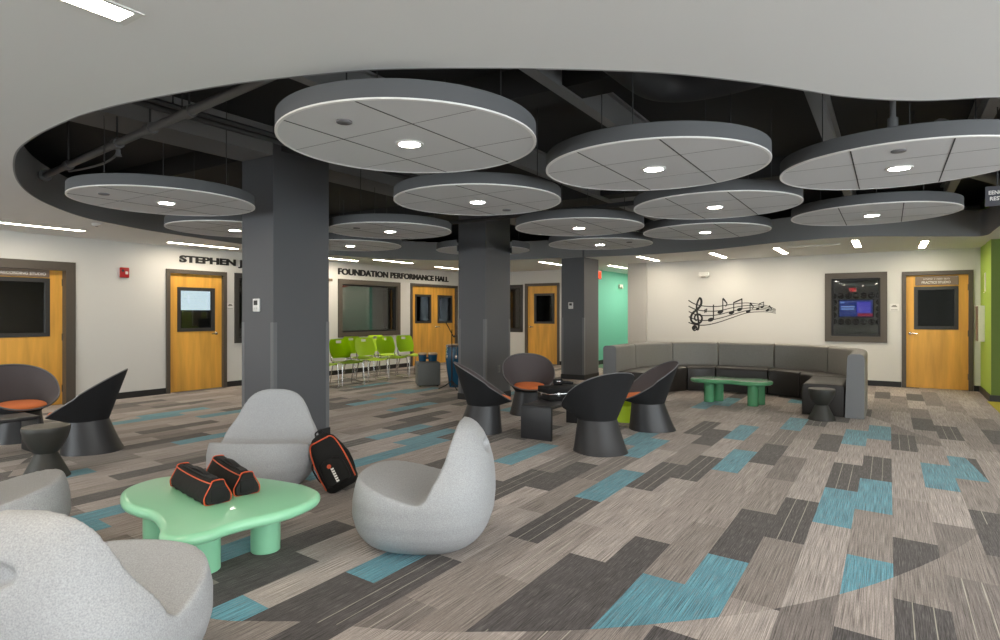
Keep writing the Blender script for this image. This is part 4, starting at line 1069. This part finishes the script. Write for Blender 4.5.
# ------------------------------------------------------------------ tool bags on the green table
def tool_bag(label, loc, rz, L=.53, W=.148, H=.13):
    t = thing('tool_bag', label, 'bag', loc, rz, 'black tool bags with orange piping')
    # long axis X; section: wide bottom, narrower top; ridge sags in the middle
    def sec(x):
        f = x/(L/2); h = H*(.93+.07*f*f); k = 1-.06*abs(f)**6
        w0, w1 = W/2*k, W/2*.50*k
        p = [(-w0+.01, .004), (-w0, .02), (-w0*.98, .05), (-w1*1.12, h*.80), (-w1*.9, h*.96), (-w1*.6, h), (0, h*1.01), (w1*.6, h), (w1*.9, h*.96), (w1*1.12, h*.80), (w0*.98, .05), (w0, .02), (w0-.01, .004), (0, .002)]
        return [(x, y, z) for y, z in p]
    N = 14; xs = [-L/2+L*i/N for i in range(N+1)]
    rg = [sec(x) for x in xs]
    def shrink(r, x, k, dz): return [(x, y*k, .004+(z-.004)*k+dz) for _, y, z in r]
    rg = [shrink(rg[0], -L/2-.014, .9, .006)]+rg+[shrink(rg[-1], L/2+.014, .9, .006)]
    for i, r in enumerate(rg[1:-1]):
        for j in range(len(r)):
            x, y, z = r[j]; s = .003*math.sin(i*2.3+j*1.7); r[j] = (x, y+s*(1 if abs(y) > .02 else 0), z+s*.5)
    b = MB(); b.rings(rg); b.build('body', M['bag_side'], t, smooth=50)
    for x in (-L/2, L/2):
        r = sec(x); b = MB(); b.tube([(p[0], p[1]*1.015, p[2]+.001) for p in catmull([(q[0], q[1], max(q[2], .005)) for q in r], 3)], .0036, 6, closed=True); b.build('piping', M['piping'], t)
    for sgn in (-1, 1):
        pts = []
        for x in xs:
            r = sec(x); q = r[3] if sgn < 0 else r[9]; q2 = r[4] if sgn < 0 else r[8]
            pts.append((x, (q[1]+q2[1])/2*1.03, (q[2]+q2[2])/2+.003))
        b = MB(); b.tube(pts, .0036, 6); b.build('piping', M['piping'], t)
    b = MB(); b.rings([[(x, y, z) for y, z in ((-.018, H*.95+.004), (.018, H*.95+.004), (.018, H*.95+.012), (-.018, H*.95+.012))] for x in [-.22+.04*i for i in range(12)]])
    b.build('zip_strip', M['strap'], t, smooth=0)
    b = MB(); b.tube(catmull([(-.13, 0, H*.95+.008), (-.09, 0, H+.012), (.0, 0, H+.018), (.09, 0, H+.012), (.13, 0, H*.95+.008)], 5, False), .013, 8, flat=.4); b.build('carry_strap', M['strap'], t)
    b = MB(); b.box(L/2+.006, L/2+.02, -.04, .04, .02, H*.72, .006); b.build('end_pocket', M['bag_black'], t)
    return t
tb = tool_bag('black tool bag with orange piping on the green table, nearer the left edge of it', (-3.345, 1.985, .385), math.radians(-11))
dup(tb, (-3.355, 2.195, .385), math.radians(-16), 'black tool bag with orange piping on the green table, nearest the lounge chair behind')

# ------------------------------------------------------------------ backpack leaning on the chair
def backpack():
    t = thing('backpack', 'black backpack with orange piping leaning against the lounge chair behind the table', 'backpack', (-3.69, 3.42, .0))
    # local: x right (as worn front view), y depth (front = -y), z up
    H, W = .50, .29
    zs = [0, .012, .05, .15, .27, .37, .44, .48, .50]; ws = [.10, .125, .142, .148, .145, .132, .108, .07, .02]; ds = [.05, .075, .095, .10, .095, .08, .06, .038, .012]
    b = MB(); b.rings([super_e(0, 0, w_, d, z, 40, 2.8) for z, w_, d in zip(zs, ws, ds)]); b.build('body', M['bag_black'], t)
    b = MB(); zs2 = [.05, .06, .12, .20, .25, .275]; ws2 = [.08, .10, .108, .105, .085, .04]
    b.rings([super_e(0, -.085, w_, .045 if 0 < i < 5 else .03, z, 32, 2.8) for i, (z, w_) in enumerate(zip(zs2, ws2))]); pk = b.build('front_pocket', M['bag_black'], t)
    # piping following the front outline
    def lv(A, z):
        for i in range(len(zs)-1):
            if z <= zs[i+1]: return A[i]+(A[i+1]-A[i])*(z-zs[i])/(zs[i+1]-zs[i])
        return A[-1]
    def on(z, deg):
        a = math.radians(deg); c, q = math.cos(a), math.sin(a)
        return (1.02*lv(ws, z)*math.copysign(abs(c)**(2/2.8), c), 1.03*lv(ds, z)*math.copysign(abs(q)**(2/2.8), q), z)
    pts = [on(z, -150) for z in (.05, .1, .17, .25, .32, .38, .42)]+[on(.445, d) for d in (-135, -115, -90, -65, -45)]+[on(z, -30) for z in (.42, .38, .32, .25, .17, .1, .05)]
    b = MB(); b.tube(catmull(pts, 3, False), .0062, 6); b.build('piping', M['piping'], t)
    b = MB(); b.lathe([(.018, 0), (.016, .006)], 20); b.xf(Matrix.Rotation(PI/2, 4, 'X')); b.build('round_badge', M['piping'], pk, loc=(-.015, -.128, .215))
    b = MB()
    for i in range(6):     # indistinct pale lettering down the pocket
        z = .185-.021*i; b.box(-.012, .012, -.136, -.130, z-.008, z+.006); b.box(-.012, -.004, -.136, -.130, z+.006, z+.009)
    b.build('lettering', M['letter_white'], pk, smooth=0)
    for s in (-1, 1):
        b = MB(); b.tube(catmull([(s*.06, .08, .43), (s*.10, .13, .38), (s*.13, .15, .22), (s*.12, .11, .09), (s*.11, .07, .05)], 5, False), .020, 8, flat=.35); b.build('shoulder_strap', M['strap'], t)
    b = MB(); b.tube(catmull([(-.035, .045, .47), (-.03, .06, .525), (.03, .06, .525), (.035, .045, .47)], 5, False), .008, 8); b.build('grab_handle', M['strap'], t)
    for s in (-1, 1):
        b = MB(); b.tube(catmull([(s*.145, -.02, .30), (s*.162, -.03, .26), (s*.158, -.02, .16), (s*.145, 0, .12)], 4, False), .007, 6); b.build('side_strap', M['strap'], t)
    return t
bp_ = backpack()
bp_.rotation_euler = (math.radians(-12), math.radians(-27), math.radians(44))
bp_.location = (-3.665, 3.385, .03); bp_.scale = (.95, .95, .95)
